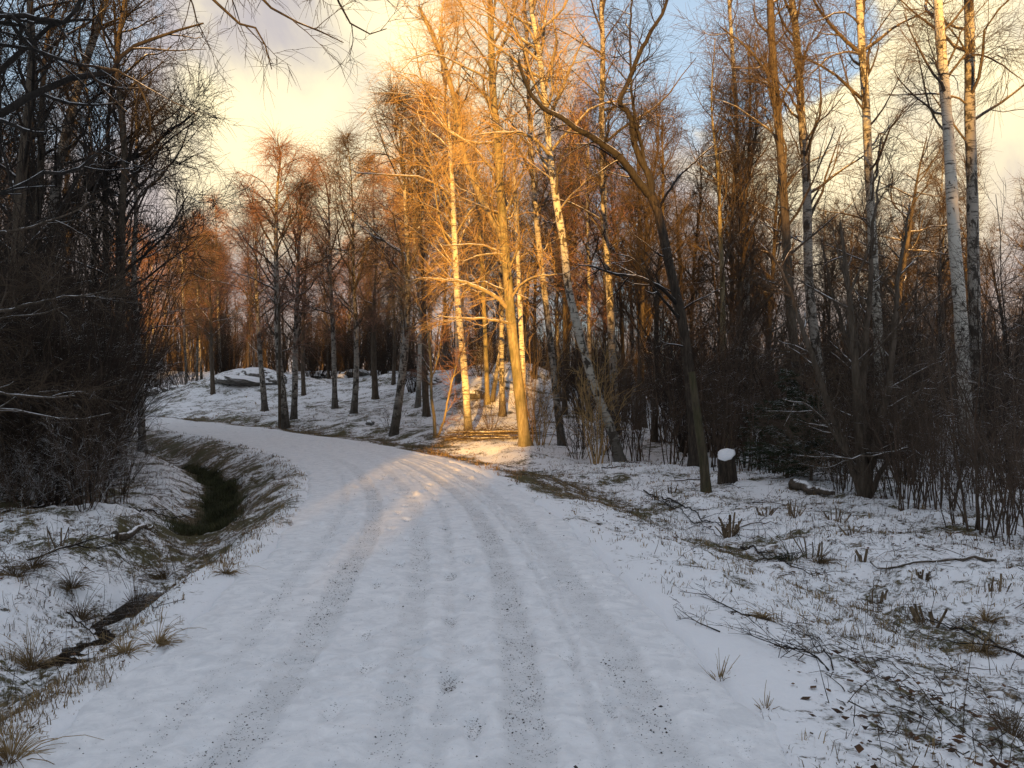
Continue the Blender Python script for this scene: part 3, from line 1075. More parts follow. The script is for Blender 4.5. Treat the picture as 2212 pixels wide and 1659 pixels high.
for i, (lab, px, r0, top, bk) in enumerate(MEADOW):
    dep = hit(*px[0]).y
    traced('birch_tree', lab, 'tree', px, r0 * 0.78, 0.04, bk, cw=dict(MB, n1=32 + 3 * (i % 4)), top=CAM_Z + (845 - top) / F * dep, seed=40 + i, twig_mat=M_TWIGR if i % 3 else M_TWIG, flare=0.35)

# slim pole at the road's far edge
pb = hit(604, 926)
pole = thing('wooden_pole', 'slim straight grey-brown wooden pole at the road edge by the meadow birches', 'pole', pb)
g = Geo()
pz = np.linspace(-0.2, 5.6, 10)
g.tube(np.stack([-0.03 * pz / 5 + 0 * pz, 0 * pz, pz], -1)[None], np.linspace(0.068, 0.052, 10)[None], 10, caps=True)
obj('shaft', g.mesh('shaft', [M_DARK]), pole)


# ------------------------------------------------------------------ filler trees: a few kinds, each copied as a whole tree
def archetype(name, kind, H, seed, bark, limbm, twigm, kw, r0):
    rng = np.random.default_rng(seed)
    n = 9
    z = np.linspace(0, H, n)
    wob = np.cumsum(rng.normal(0, 0.10, (n, 2)), 0) * (z / H)[:, None]
    P = np.column_stack([wob, z])
    P[0, 2] = -0.15
    root = thing(name, '', 'tree')
    C = catmull(P, 0.45)
    V, Q, rad = trunk_geo(C, r0, 0.02, rng, sides=8, flare=0.4)
    obj('trunk', mesh_np('trunk', V, [Q], [bark]), root)
    g = Geo()
    crown(g, C, rad, rng, **kw)
    c = obj('crown', g.mesh('crown', [limbm, twigm]), root)
    return root


FB = dict(n1=42, n2=8, n3=8, t0=0.25, l1=2.6, l2=1.2, l3=0.95, ang1=0.70, up1=0.03, droop3=-0.25, rtw=0.0068, wig=0.19)
FU = dict(n1=38, n2=8, n3=7, t0=0.20, l1=2.7, l2=1.2, l3=0.8, ang1=0.60, up1=0.12, droop3=0.0, rtw=0.0066, shape='upright', wig=0.19)
FS = dict(n1=40, n2=9, n3=7, t0=0.22, l1=3.6, l2=1.5, l3=0.8, ang1=0.95, up1=0.05, droop3=0.0, rtw=0.0066, shape='flat', wig=0.2)
ARCH = [archetype('birch_tree', 'b', 15, 201, M_BIRCHD, M_TWIG, M_TWIGR, FB, 0.13),
        archetype('birch_tree', 'b', 14, 202, M_BIRCHD, M_TWIG, M_TWIG, dict(FB, droop3=-0.1), 0.11),
        archetype('alder_tree', 'u', 13, 203, M_DARK, M_TWIG, M_TWIG, FU, 0.13),
        archetype('alder_tree', 'u', 12, 204, M_DARK, M_LIMB, M_TWIG, dict(FU, n1=50), 0.12),
        archetype('oak_tree', 's', 13, 205, M_DARK, M_LIMB, M_TWIG, FS, 0.17)]
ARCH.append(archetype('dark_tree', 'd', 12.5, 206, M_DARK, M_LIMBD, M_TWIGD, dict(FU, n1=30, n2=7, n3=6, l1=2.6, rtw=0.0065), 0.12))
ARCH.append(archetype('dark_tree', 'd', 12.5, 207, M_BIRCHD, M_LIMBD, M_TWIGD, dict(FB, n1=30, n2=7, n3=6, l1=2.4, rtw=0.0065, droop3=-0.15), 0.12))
ARCH.append(archetype('birch_tree', 'g', 15, 208, M_BIRCH, M_ASPLIMB, M_TWIG_SUN, dict(FB, n1=46, l1=3.0, rtw=0.006), 0.12))
USED = set()


def plant(kind, x, y, h, label, group, rng, tilt=0.03):
    a = ARCH[kind]
    base_h = (15, 14, 13, 12, 13, 12.5, 12.5, 15)[kind]
    s = h / base_h
    rz = rng.uniform(0, 6.28)
    loc = (x, y, gz(x, y) - 0.02)
    tl = (rng.normal(0, tilt), rng.normal(0, tilt))
    if kind not in USED:
        USED.add(kind)
        a.location = loc
        a.rotation_euler = (tl[0], tl[1], rz)
        a.scale = (s, s, s)
        a['label'] = label
        a['group'] = group
        return a
    return dup(a, loc, rz, (s * rng.uniform(0.9, 1.1),) * 2 + (s,), label, group, tl)


MARKS = [(-999, 'at the left picture edge'), (60, 'behind the dark blotched birch'), (180, 'by the twin-stemmed dark tree'), (300, 'above the stone wall'),
         (480, 'behind the rock knoll'), (590, 'behind the slim pole'), (680, 'behind the straight meadow birch'), (755, 'behind the bent meadow birch'), (830, 'behind the golden leaning birch'),
         (900, 'behind the orange-brown shrub'), (985, 'behind the yellow-lit birch'), (1060, 'behind the forked aspen'), (1160, 'right of the forked aspen'), (1260, 'behind the leaning pale birch'),
         (1360, 'left of the dark forked tree'), (1480, 'behind the snow-capped stump'), (1600, 'behind the slim pale birch'), (1690, 'behind the dark brown trunk'),
         (1780, 'left of the big hazel'), (1850, 'behind the big hazel'), (1930, 'right of the striped birch'), (2020, 'behind the clean white birch'), (2130, 'at the right picture edge')]


def mark(x, y):
    px = 1106 + x / y * F
    return [m for a, m in MARKS if px >= a][-1]


ADJ = ['red-twigged drooping', 'brown drooping', 'upright slim', 'upright bushy', 'wide-branched', 'dark upright', 'dark drooping', 'golden drooping']
ORD = ['nearest', 'second nearest', 'third nearest', 'fourth nearest', 'fifth nearest', 'sixth nearest', 'seventh nearest', 'eighth nearest']


def scatter(n, x_of, y_rng, kinds, h_rng, label, group, seed, mind=1.5, ok=None):
    rng = np.random.default_rng(seed)
    pts = []
    made = []
    tries = 0
    while len(pts) < n and tries < n * 60:
        tries += 1
        y = rng.uniform(*y_rng)
        px = rng.uniform(*x_of)
        x = (px - 1106) / F * y
        if ok and not ok(x, y):
            continue
        if any((x - a) ** 2 + (y - b) ** 2 < mind * mind for a, b in pts):
            continue
        pts.append((x, y))
        kd = kinds[rng.integers(len(kinds))]
        made.append((mark(x, y), kd, y, plant(kd, x, y, rng.uniform(*h_rng), label, group, rng)))
    noun, zone = label.split('|')
    for key in {(m, k) for m, k, _, _ in made}:
        same = sorted([q for q in made if q[:2] == key], key=lambda q: q[2])
        for i, q in enumerate(same):
            q[3]['label'] = ((ORD[min(i, 7)] + ' ') if len(same) > 1 else '') + ADJ[key[1]] + ' ' + noun + ' ' + key[0] + ', ' + zone
    return pts


def st1(x, y):
    s, t = road_st(np.array([x]), np.array([y]))
    return s[0] - SC, t[0]


scatter(27, (1400, 2350), (26, 40), (1, 2, 3, 4), (7.0, 12.0), 'tree|in the right-hand wood', 'bare trees in the right-hand wood', 301, 1.6)
scatter(10, (1180, 1400), (32, 44), (0, 1, 2), (11, 14), 'tree|in mid wood', 'bare trees right of the sunlit group', 308, 1.8)
scatter(26, (1120, 2350), (42, 70), (1, 1, 2, 4), (9, 13.0), 'tree|far back in the wood', 'far trees of the right-hand wood', 302, 2.0)
scatter(4, (880, 1240), (36, 48), (7,), (12, 15), 'birch|in the sun', 'golden birches behind the sunlit group', 309, 1.8, lambda x, y: st1(x, y)[1] > 6)
scatter(16, (860, 1330), (54, 78), (0, 1, 2), (12, 16), 'tree|far beyond the ridge', 'far trees beyond the snow mound', 303, 2.0)
scatter(17, (460, 860), (66, 92), (2, 3, 0), (10, 14), 'tree|far behind the meadow', 'far trees behind the meadow ridge', 304, 2.2)
scatter(16, (240, 480), (66, 96), (0, 0, 1), (12, 16.5), 'birch|far across the meadow', 'far reddish birches beyond the stone wall', 305, 2.2)
scatter(11, (-80, 330), (17, 34), (5, 6), (9.0, 13.0), 'tree|rising from the left thicket', 'dark bare trees left of the road', 306, 1.6, lambda x, y: st1(x, y)[1] < -4.0)
scatter(7, (-80, 300), (34, 58), (5, 6, 2), (10, 13), 'tree|deep behind the left thicket', 'deep trees behind the left thicket', 307, 2.0, lambda x, y: st1(x, y)[1] < -5.0)


# ------------------------------------------------------------------ thickets
def shrub_arch(seed, stems, H, spread, mat, n2=9, n3=6, rtw=0.004, lean=0.0):
    rng = np.random.default_rng(seed)
    g = Geo()
    a = rng.uniform(0, 6.28, stems)
    rr = 0.22 * np.sqrt(rng.uniform(0, 1, stems))
    P0 = np.stack([rr * np.cos(a), rr * np.sin(a), np.full(stems, -0.06)], -1)
    o = spread * rng.uniform(0.25, 1.0, stems)
    D0 = np.stack([np.cos(a) * o + lean, np.sin(a) * o, np.ones(stems)], -1)
    L = H * rng.uniform(0.6, 1.1, stems)
    b = grow(P0, D0, L, 7, 0.08, 0.02, rng)
    r = taper(0.005 + 0.0030 * L, 7, 0.25)
    g.tube(b, r, 5, 0)
    P, Dr, t, R = sprout(b, r, n2, 0.18, 1.0, 0.65, rng)
    L2 = 0.34 * np.repeat(L, n2) * (1.1 - 0.6 * t) * rng.uniform(0.5, 1.2, len(P))
    b2 = grow(P, Dr, L2, 4, 0.12, 0.04, rng)
    r2 = taper(np.maximum(np.minimum(R * 0.6, 0.003 + 0.004 * L2), rtw), 4, 0.5)
    g.tube(b2, r2, 3, 0)
    P, Dr, t, R = sprout(b2, r2, n3, 0.15, 1.0, 0.6, rng)
    b3 = grow(P, Dr, rng.uniform(0.15, 0.55, len(P)) * H / 4, 2, 0.15, 0.02, rng)
    g.tube(b3, taper(np.full(len(P), rtw * 0.8), 2, 0.5), 3, 0)
    return g.mesh('branches', [mat])


SHRUBS = [shrub_arch(401, 22, 4.6, 0.55, M_SHRUB), shrub_arch(402, 15, 4.0, 0.75, M_SHRUBW), shrub_arch(403, 22, 3.4, 0.5, M_SHRUB),
          shrub_arch(404, 9, 3.2, 0.28, M_SAPL, 8, 5), shrub_arch(405, 7, 2.4, 0.22, M_SAPL, 7, 5), shrub_arch(406, 12, 2.6, 0.6, M_SHRUBW)]


def shrub(kind, x, y, s, label, group, rng, name='bare_shrub', sz=None):
    o = obj(name, SHRUBS[kind], None, (x, y, gz(x, y)))
    o.rotation_euler = (rng.normal(0, 0.06), rng.normal(0, 0.06), rng.uniform(0, 6.28))
    o.scale = (s, s, sz or s)
    tag(o, label + ', ' + mark(x, y), 'shrub', group)
    return o


rng = np.random.default_rng(77)
# left thicket: a wall of stems from the bank into the wood
n = 0
pl = []
while n < 78:
    y = 12.8 + rng.uniform(0, 1) ** 1.4 * 20
    px = rng.uniform(-130, 205 + 60 * smoothstep(15, 24, y))
    x = (px - 1106) / F * y
    if st1(x, y)[1] > -4.3 or any((x - a) ** 2 + (y - b) ** 2 < 0.75 for a, b in pl):
        continue
    pl.append((x, y))
    shrub(int(rng.choice([0, 0, 0, 2, 1], p=[.27, .27, .2, .18, .08])), x, y, rng.uniform(0.85, 1.25), 'dense many-stemmed shrub in the left thicket', 'shrubs of the left thicket', rng)
    n += 1
for i in range(16):
    px = rng.uniform(-60, 280)
    y = rng.uniform(11.6, 14.5)
    x = (px - 1106) / F * y
    if st1(x, y)[1] < -4.4:
        shrub(int(rng.choice([4, 5])), x, y, rng.uniform(0.35, 0.7), 'low scrubby growth at the foot of the left thicket', 'low scrub before the left thicket', rng, 'low_shrub')
# right thicket: thin upright saplings along the wood's edge
edge = [(5.9, 9.2), (6.1, 11), (6.3, 13), (6.2, 15), (5.2, 17.5), (4.0, 19.5), (2.9, 21.5), (1.7, 25)]
E = catmull(edge, 0.3)
n = 0
pl = []
while n < 105:
    e = E[rng.integers(len(E))]
    u = rng.uniform(0, 1) ** 1.3 * 11
    x = e[0] + u * 0.85
    y = e[1] + u * 0.55
    px = 1106 + x / y * F
    if px > 2330 or px < 1190 or any((x - a) ** 2 + (y - b) ** 2 < 0.30 for a, b in pl):
        continue
    if 1500 < px < 1640 and y < 18.5:
        continue
    if y < 20 and (2010 < px < 2130 or 1750 < px < 1920) and rng.uniform() < 0.80:
        shrub(4, x, y, rng.uniform(0.40, 0.62), 'short thin saplings low at the right wood edge', 'low saplings of the right-hand wood', rng, 'sapling_clump')
        n += 1
        continue
    pl.append((x, y))
    k = int(rng.choice([3, 3, 4, 2, 0] if u > 2 else [3, 4, 4]))
    shrub(k, x, y, rng.uniform(0.75, 1.25), 'thin upright saplings massed at the right wood edge', 'sapling clumps of the right-hand wood', rng, 'sapling_clump')
    n += 1
for i in range(40):
    y = rng.uniform(34, 64)
    px = rng.uniform(1230, 2300)
    x = (px - 1106) / F * y
    shrub(int(rng.choice([0, 2, 3])), x, y, rng.uniform(0.9, 1.4), 'undergrowth shrub deep in the right wood', 'undergrowth of the right-hand wood', rng)
for i in range(34):
    e = E[rng.integers(int(len(E) * 0.55))]
    u = rng.uniform(-0.2, 1.6)
    x, y = e[0] + u, e[1] + rng.uniform(-0.5, 0.5)
    if 1106 + x / y * F < 2330:
        shrub(4, x, y, rng.uniform(0.5, 0.95), 'short thin saplings low at the right wood edge', 'low saplings of the right-hand wood', rng, 'sapling_clump')
# undergrowth behind the lit group and on the ridge
for i in range(26):
    y = rng.uniform(44, 66)
    px = rng.uniform(880, 1350)
    x = (px - 1106) / F * y
    shrub(int(rng.choice([0, 1, 2])), x, y, rng.uniform(0.7, 1.1), 'undergrowth shrub on the far ridge', 'undergrowth on the ridge', rng)
for i in range(34):
    y = rng.uniform(66, 80)
    px = rng.uniform(250, 900)
    x = (px - 1106) / F * y
    shrub(int(rng.choice([0, 2])), x, y, rng.uniform(1.0, 1.5), 'dark undergrowth shrub far behind the meadow', 'undergrowth behind the meadow', rng)


def far_wood():
    """the brown mass of woods that closes every gap at the horizon"""
    rng = np.random.default_rng(88)
    g = Geo()
    N = 1500
    ang = rng.uniform(-0.66, 0.66, N)
    d = rng.uniform(96, 135, N)
    x, y = d * np.sin(ang), d * np.cos(ang)
    keep = np.abs(x + 0.0) > -1
    z = ground_z(x, y, False)
    P0 = np.stack([x, y, z - 0.2], -1)
    L = rng.uniform(5, 11, N)
    b = grow(P0, np.stack([rng.normal(0, .08, N), rng.normal(0, .08, N), np.ones(N)], -1), L, 5, 0.05, 0.03, rng)
    r = taper(0.03 + 0.012 * L, 5, 0.2)
    g.tube(b, r, 3, 0)
    P, Dr, t, R = sprout(b, r, 26, 0.05, 1.0, 0.8, rng)
    L2 = rng.uniform(0.8, 2.6, len(P)) * (1.2 - 0.7 * t)
    b2 = grow(P, Dr, L2, 2, 0.2, 0.05, rng)
    g.tube(b2, taper(np.full(len(P), 0.028), 2, 0.4), 3, 0)
    o = obj('distant_wood', g.mesh('distant_wood', [M_TWIG]))
    o['kind'] = 'stuff'
    o['label'] = 'hazy brown wood closing the view at the horizon'


far_wood()

# --- trees with limbs reaching in from the left
LT = dict(n1=30, n2=8, n3=6, t0=0.3, l1=2.6, l2=1.2, l3=0.6, ang1=0.75, up1=0.08, droop3=0.0, rtw=0.0055, shape='upright', wig=0.17)
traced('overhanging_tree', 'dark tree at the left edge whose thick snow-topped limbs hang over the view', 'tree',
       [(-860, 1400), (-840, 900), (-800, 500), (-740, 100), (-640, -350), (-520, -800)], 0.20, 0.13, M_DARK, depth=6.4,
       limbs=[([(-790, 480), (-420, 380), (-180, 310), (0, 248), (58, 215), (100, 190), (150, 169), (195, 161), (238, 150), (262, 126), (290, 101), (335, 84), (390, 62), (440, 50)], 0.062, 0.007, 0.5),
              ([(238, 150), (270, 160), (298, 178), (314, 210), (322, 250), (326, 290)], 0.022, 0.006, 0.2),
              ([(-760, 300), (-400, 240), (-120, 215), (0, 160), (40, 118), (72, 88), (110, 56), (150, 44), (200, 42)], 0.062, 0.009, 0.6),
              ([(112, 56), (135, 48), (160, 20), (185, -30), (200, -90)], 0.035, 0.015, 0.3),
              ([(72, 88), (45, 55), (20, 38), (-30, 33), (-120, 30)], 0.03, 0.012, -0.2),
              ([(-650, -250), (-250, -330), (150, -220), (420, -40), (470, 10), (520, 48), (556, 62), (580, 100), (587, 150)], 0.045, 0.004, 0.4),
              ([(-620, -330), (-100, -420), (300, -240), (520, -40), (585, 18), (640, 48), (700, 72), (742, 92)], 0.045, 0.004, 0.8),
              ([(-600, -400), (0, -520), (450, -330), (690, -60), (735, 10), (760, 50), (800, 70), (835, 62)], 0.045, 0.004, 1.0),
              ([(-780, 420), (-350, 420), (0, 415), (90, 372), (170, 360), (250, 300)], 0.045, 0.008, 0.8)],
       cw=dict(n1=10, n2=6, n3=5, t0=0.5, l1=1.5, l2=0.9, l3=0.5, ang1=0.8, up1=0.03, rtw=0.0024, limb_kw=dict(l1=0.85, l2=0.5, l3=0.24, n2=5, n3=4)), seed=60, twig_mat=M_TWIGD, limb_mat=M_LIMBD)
traced('snowy_limbed_tree', 'tree just outside the left edge with low bare limbs carrying lines of snow', 'tree',
       [(-330, 1160), (-320, 900), (-290, 600), (-250, 300), (-230, 0)], 0.13, 0.06, M_DARK, depth=11.5,
       limbs=[([(-310, 740), (-150, 690), (0, 672), (80, 655), (140, 642), (200, 633), (232, 628)], 0.04, 0.007, -0.6),
              ([(-312, 900), (-160, 840), (0, 846), (20, 852), (90, 858), (162, 855)], 0.035, 0.010, -0.4),
              ([(-315, 960), (-150, 890), (0, 884), (60, 890), (120, 902), (180, 906), (240, 892)], 0.032, 0.007, -0.3),
              ([(-312, 800), (-120, 745), (0, 690), (70, 680), (150, 660)], 0.03, 0.006, 0.3),
              ([(-300, 560), (-140, 520), (20, 500), (130, 470), (215, 430)], 0.035, 0.007, 0.3)],
       cw=dict(n1=12, n2=6, n3=5, t0=0.4, l1=1.6, l2=0.8, l3=0.5, rtw=0.004, limb_kw=dict(l1=0.7)), seed=61)
traced('birch_tree', 'dark blotched birch with a bent top in the left thicket', 'tree',
       [(92, 1040), (97, 900), (102, 760), (108, 600), (121, 406), (140, 300), (168, 190), (200, 90), (228, 0)], 0.16, 0.07, M_BIRCHD, depth=18.5,
       limbs=[([(130, 480), (168, 417), (218, 390), (242, 356), (302, 336), (363, 286), (400, 262), (433, 235)], 0.07, 0.012, -0.5),
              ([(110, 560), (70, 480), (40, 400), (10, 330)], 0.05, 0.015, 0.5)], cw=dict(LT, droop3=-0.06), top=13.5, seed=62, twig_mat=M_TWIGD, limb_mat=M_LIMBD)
traced('alder_tree', 'twin-stemmed dark tree at the right end of the left thicket, its limbs against the sky', 'tree',
       [(262, 1000), (263, 850), (262, 700), (262, 560), (264, 440), (270, 350), (262, 250), (252, 140), (262, 40)], 0.11, 0.045, M_DARK, depth=18.0,
       limbs=[([(262, 860), (240, 740), (229, 600), (228, 430), (232, 330), (240, 200), (262, 80)], 0.085, 0.02, 0.6),
              ([(263, 600), (300, 560), (345, 520), (380, 470), (405, 425), (432, 440)], 0.035, 0.006, -0.4),
              ([(263, 640), (310, 605), (355, 570), (395, 540), (430, 512)], 0.03, 0.006, -0.6),
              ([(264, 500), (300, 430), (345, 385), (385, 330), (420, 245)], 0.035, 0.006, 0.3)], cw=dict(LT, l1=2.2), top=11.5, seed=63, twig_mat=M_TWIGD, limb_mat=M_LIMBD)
traced('dark_tree', 'dark tree with a straight rising trunk close to the left edge', 'tree',
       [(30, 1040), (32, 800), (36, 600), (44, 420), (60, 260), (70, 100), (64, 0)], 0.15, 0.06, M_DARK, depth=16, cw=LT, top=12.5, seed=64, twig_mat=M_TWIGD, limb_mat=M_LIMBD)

# --- pale broken trunk, capped stump, hazel, lit bushes
traced('broken_trunk', 'pale olive broken-off trunk stub standing in front of the dark forked tree', 'tree stub',
       [(1527, 1057), (1520, 990), (1511, 930), (1503, 870), (1494, 803)], 0.092, 0.066, M_STUB, seed=70, flare=0.3)
traced('hazel_shrub', 'big hazel with fanned dark stems and snow-lined low branches by the right wood edge', 'shrub',
       [(1868, 1076), (1860, 980), (1852, 880), (1846, 760), (1835, 640), (1815, 480)], 0.10, 0.02, M_DARK,
       limbs=[([(1868, 1070), (1838, 1000), (1800, 900), (1765, 800), (1730, 700), (1700, 610), (1660, 540)], 0.08, 0.015, 0.6),
              ([(1870, 1070), (1862, 900), (1868, 760), (1880, 620), (1885, 500), (1900, 380)], 0.08, 0.015, 0.8),
              ([(1876, 1072), (1890, 960), (1915, 850), (1930, 740), (1940, 600), (1965, 450)], 0.08, 0.015, 0.3),
              ([(1880, 1072), (1915, 1000), (1945, 940), (1960, 890), (1985, 850), (2010, 820)], 0.055, 0.010, -0.6),
              ([(1850, 1020), (1820, 970), (1790, 920), (1760, 885), (1735, 870), (1690, 862)], 0.03, 0.008, -0.9),
              ([(1900, 985), (1930, 978), (1960, 965), (1935, 975), (1900, 982), (1840, 990), (1780, 988), (1720, 984)], 0.02, 0.008, -1.0),
              ([(1895, 1000), (1960, 975), (2000, 940), (2040, 915), (2075, 885)], 0.028, 0.008, -1.2),
              ([(1874, 1070), (1878, 950), (1850, 800), (1800, 640), (1775, 520)], 0.06, 0.012, 1.0)],
       cw=dict(n1=10, n2=6, n3=5, t0=0.35, l1=1.2, l2=0.7, l3=0.45, rtw=0.0042, limb_kw=dict(l1=0.9)), seed=71, flare=0.2)
traced('orange_shrub', 'two-stemmed orange-brown shrub with curled leaves left of the yellow-lit birch', 'shrub',
       [(940, 944), (938, 900), (932, 860), (931, 800), (926, 740), (920, 690)], 0.06, 0.022, M_ASPEN,
       limbs=[([(948, 945), (958, 910), (966, 870), (978, 820), (990, 775), (1005, 740)], 0.045, 0.012, -0.3),
              ([(932, 830), (945, 780), (952, 740), (948, 700)], 0.03, 0.01, 0.3)],
       cw=dict(n1=10, n2=6, n3=5, t0=0.4, l1=1.0, l2=0.6, l3=0.4, rtw=0.006, limb_kw=dict(l1=0.7)), seed=72, limb_mat=M_ASPLIMB, twig_mat=M_TWIGR, flare=0.2)
SH_LIT = [shrub_arch(451, 12, 2.6, 0.30, M_TWIG_SUN, 7, 5, 0.006), shrub_arch(452, 14, 1.9, 0.55, M_TWIG, 8, 5, 0.005)]


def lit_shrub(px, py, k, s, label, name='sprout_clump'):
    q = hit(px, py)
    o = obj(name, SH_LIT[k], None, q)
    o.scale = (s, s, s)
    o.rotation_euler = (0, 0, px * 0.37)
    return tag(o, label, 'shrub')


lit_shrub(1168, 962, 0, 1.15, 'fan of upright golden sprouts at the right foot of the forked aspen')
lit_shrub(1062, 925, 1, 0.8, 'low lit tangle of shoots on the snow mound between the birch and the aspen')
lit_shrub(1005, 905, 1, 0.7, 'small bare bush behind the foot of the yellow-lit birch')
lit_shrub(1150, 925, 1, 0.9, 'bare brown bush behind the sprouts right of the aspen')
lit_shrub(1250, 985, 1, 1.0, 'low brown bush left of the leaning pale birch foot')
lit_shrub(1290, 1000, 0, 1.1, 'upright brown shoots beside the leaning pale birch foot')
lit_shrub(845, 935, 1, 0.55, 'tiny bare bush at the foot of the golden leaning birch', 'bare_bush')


def stump(px, py, r, h, label, cap=True, lean=0.06):
    rng = np.random.default_rng(int(px))
    q = hit(px, py)
    root = thing('tree_stump', label, 'stump', q)
    z = np.array([-0.08, 0.05, 0.15, 0.3, 0.5, 0.75, 1.0]) * h
    sd = 16
    a = np.arange(sd) * 2 * np.pi / sd
    V = []
    for zz in z:
        rr = r * (1 + 0.25 * math.exp(-max(zz, 0) / (0.15 * h + .02)) * (1 + 0.4 * np.sin(4 * a)) + 0.06 * np.sin(3 * a + zz * 4) + rng.normal(0, 0.025, sd))
        tilt = (zz / h) ** 5 * 0.55 * r * np.sin(a + 0.45) if zz > 0.6 * h else 0
        V.append(np.stack([rr * np.cos(a) - lean * zz, rr * np.sin(a), zz + tilt * np.ones(sd)], -1))
    V = np.array(V)
    n = len(z)
    Vf = np.vstack([V.reshape(-1, 3), V[-1].mean(0)[None]])
    i = np.arange(n - 1)[:, None] * sd
    j = np.arange(sd)[None]
    Q = np.stack([i + j, i + (j + 1) % sd, i + sd + (j + 1) % sd, i + sd + j], -1).reshape(-1, 4)
    T = np.stack([(n - 1) * sd + np.arange(sd), (n - 1) * sd + (np.arange(sd) + 1) % sd, np.full(sd, n * sd)], -1)
    obj('wood', mesh_np('wood', Vf, [Q, T], [M_STUMP]), root)
    if cap:
        c = V[-1].mean(0)
        rings = []
        for f, dz in ((1.01, 0.004), (1.02, 0.018), (0.90, 0.034), (0.55, 0.042)):
            rings.append(c + (V[-1] - c) * (f + rng.normal(0, 0.05, (sd, 1))) + np.array([0, 0, dz]) + rng.normal(0, 0.006, (sd, 3)))
        R = np.array(rings)
        Vc = np.vstack([R.reshape(-1, 3), (c + np.array([0, 0, 0.044]))[None]])
        i = np.arange(3)[:, None] * sd
        Q = np.stack([i + j, i + (j + 1) % sd, i + sd + (j + 1) % sd, i + sd + j], -1).reshape(-1, 4)
        T = np.stack([3 * sd + np.arange(sd), 3 * sd + (np.arange(sd) + 1) % sd, np.full(sd, 4 * sd)], -1)
        obj('snow_cap', mesh_np('snow_cap', Vc, [Q, T], [M_SNOW]), root)
    return root


M_STUMP = bark_plain('dark stump bark', (0.020, 0.015, 0.011), (0.075, 0.056, 0.040))
M_SNOW = flat_noise('fresh snow', SNOW, (0.75, 0.77, 0.81), 12.0)
stump(1572, 1050, 0.17, 0.52, 'dark snow-capped tree stump beside the pale broken trunk')


# --- young spruces in the shade
def young_spruce(px, py, H, seed, label):
    rng = np.random.default_rng(seed)
    q = hit(px, py)
    root = thing('young_spruce', label, 'tree', q)
    z = np.linspace(-0.1, H, 12)
    C = np.stack([0.02 * np.sin(z * 2), 0 * z, z], -1)
    V, Q, rad = trunk_geo(C, 0.035, 0.006, rng, 7, 0.2)
    obj('trunk', mesh_np('trunk', V, [Q], [M_DARK]), root)
    g = Geo()
    n = 80
    t = np.linspace(0.05, 0.97, n)
    a = rng.uniform(0, 6.28, n)
    P0 = np.stack([0 * t, 0 * t, t * H], -1)
    D0 = np.stack([np.cos(a), np.sin(a), 0.25 + 0 * t], -1)
    L = (0.42 * H * (1 - t) ** 0.8 + 0.08) * rng.uniform(0.7, 1.15, n)
    b = grow(P0, D0, L, 5, 0.06, -0.06, rng)
    g.tube(b, taper(np.full(n, 0.010), 5, 0.5), 4, 0)
    P, Dr, tt, R = sprout(b, taper(np.full(n, 0.01), 5, 0.5), 14, 0.12, 1.0, 0.85, rng)
    Dr[:, 2] *= 0.4
    b2 = grow(P, Dr, np.repeat(L, 14) * 0.42 * (1.1 - 0.7 * tt) * rng.uniform(0.6, 1.2, len(P)), 3, 0.1, -0.04, rng)
    g.tube(b2, taper(np.full(len(P), 0.006), 3, 0.6), 3, 0)
    P, Dr, tt, R = sprout(b2, taper(np.full(len(P), 0.006), 3, 0.6), 9, 0.0, 1.0, 0.8, rng)
    b3 = grow(P, Dr, np.full(len(P), 0.045), 1, 0.05, 0.0, rng)
    g.tube(b3, taper(np.full(len(P), 0.0045), 1, 0.4), 3, 0)
    obj('needles', g.mesh('needles', [M_NEEDLE]), root)['kind'] = 'stuff'


M_NEEDLE = flat_noise('spruce needles', (0.016, 0.024, 0.010), (0.032, 0.042, 0.018), 4.0, 0.85, (0.75, 1.0, 0.14, 5.0))
young_spruce(1700, 1045, 2.2, 501, 'young dark spruce in the shade right of the capped stump')
young_spruce(1640, 1015, 1.6, 502, 'smaller dark spruce half hidden behind the capped stump')
young_spruce(1752, 1052, 1.7, 503, 'young dark spruce nearest the big hazel')


# --- rocks and the old stone wall
M_ROCK = flat_noise('lichened rock', (0.06, 0.055, 0.05), (0.15, 0.14, 0.125), 5.0, 0.9, (0.45, 0.75, 0.22, 3.0))


def rock_mesh(seed, nu=18, nv=10):
    rng = np.random.default_rng(seed)
    th = np.linspace(0, np.pi, nv + 1)[1:-1]
    ph = np.arange(nu) * 2 * np.pi / nu
    T, Pp = np.meshgrid(th, ph, indexing='ij')
    d = np.stack([np.sin(T) * np.cos(Pp), np.sin(T) * np.sin(Pp), np.cos(T)], -1).reshape(-1, 3)
    d = np.vstack([d, [[0, 0, 1], [0, 0, -1]]])
    r = np.ones(len(d))
    for _ in range(9):
        nrm = unit(rng.normal(0, 1, 3))
        r = np.minimum(r, rng.uniform(0.62, 0.9) / np.maximum(d @ nrm, 0.15))
    r *= 1 + rng.normal(0, 0.025, len(d))
    V = d * r[:, None]
    m = nv - 1
    i = np.arange(m - 1)[:, None] * nu
    j = np.arange(nu)[None]
    Q = np.stack([i + j, i + nu + j, i + nu + (j + 1) % nu, i + (j + 1) % nu], -1).reshape(-1, 4)
    a = np.arange(nu)
    T1 = np.stack([np.full(nu, m * nu), a, (a + 1) % nu], -1)
    T2 = np.stack([np.full(nu, m * nu + 1), (m - 1) * nu + (a + 1) % nu, (m - 1) * nu + a], -1)
    return mesh_np('rock', V, [Q, T1, T2], [M_ROCK], None, False)


ROCKS = [rock_mesh(600 + i) for i in range(4)]


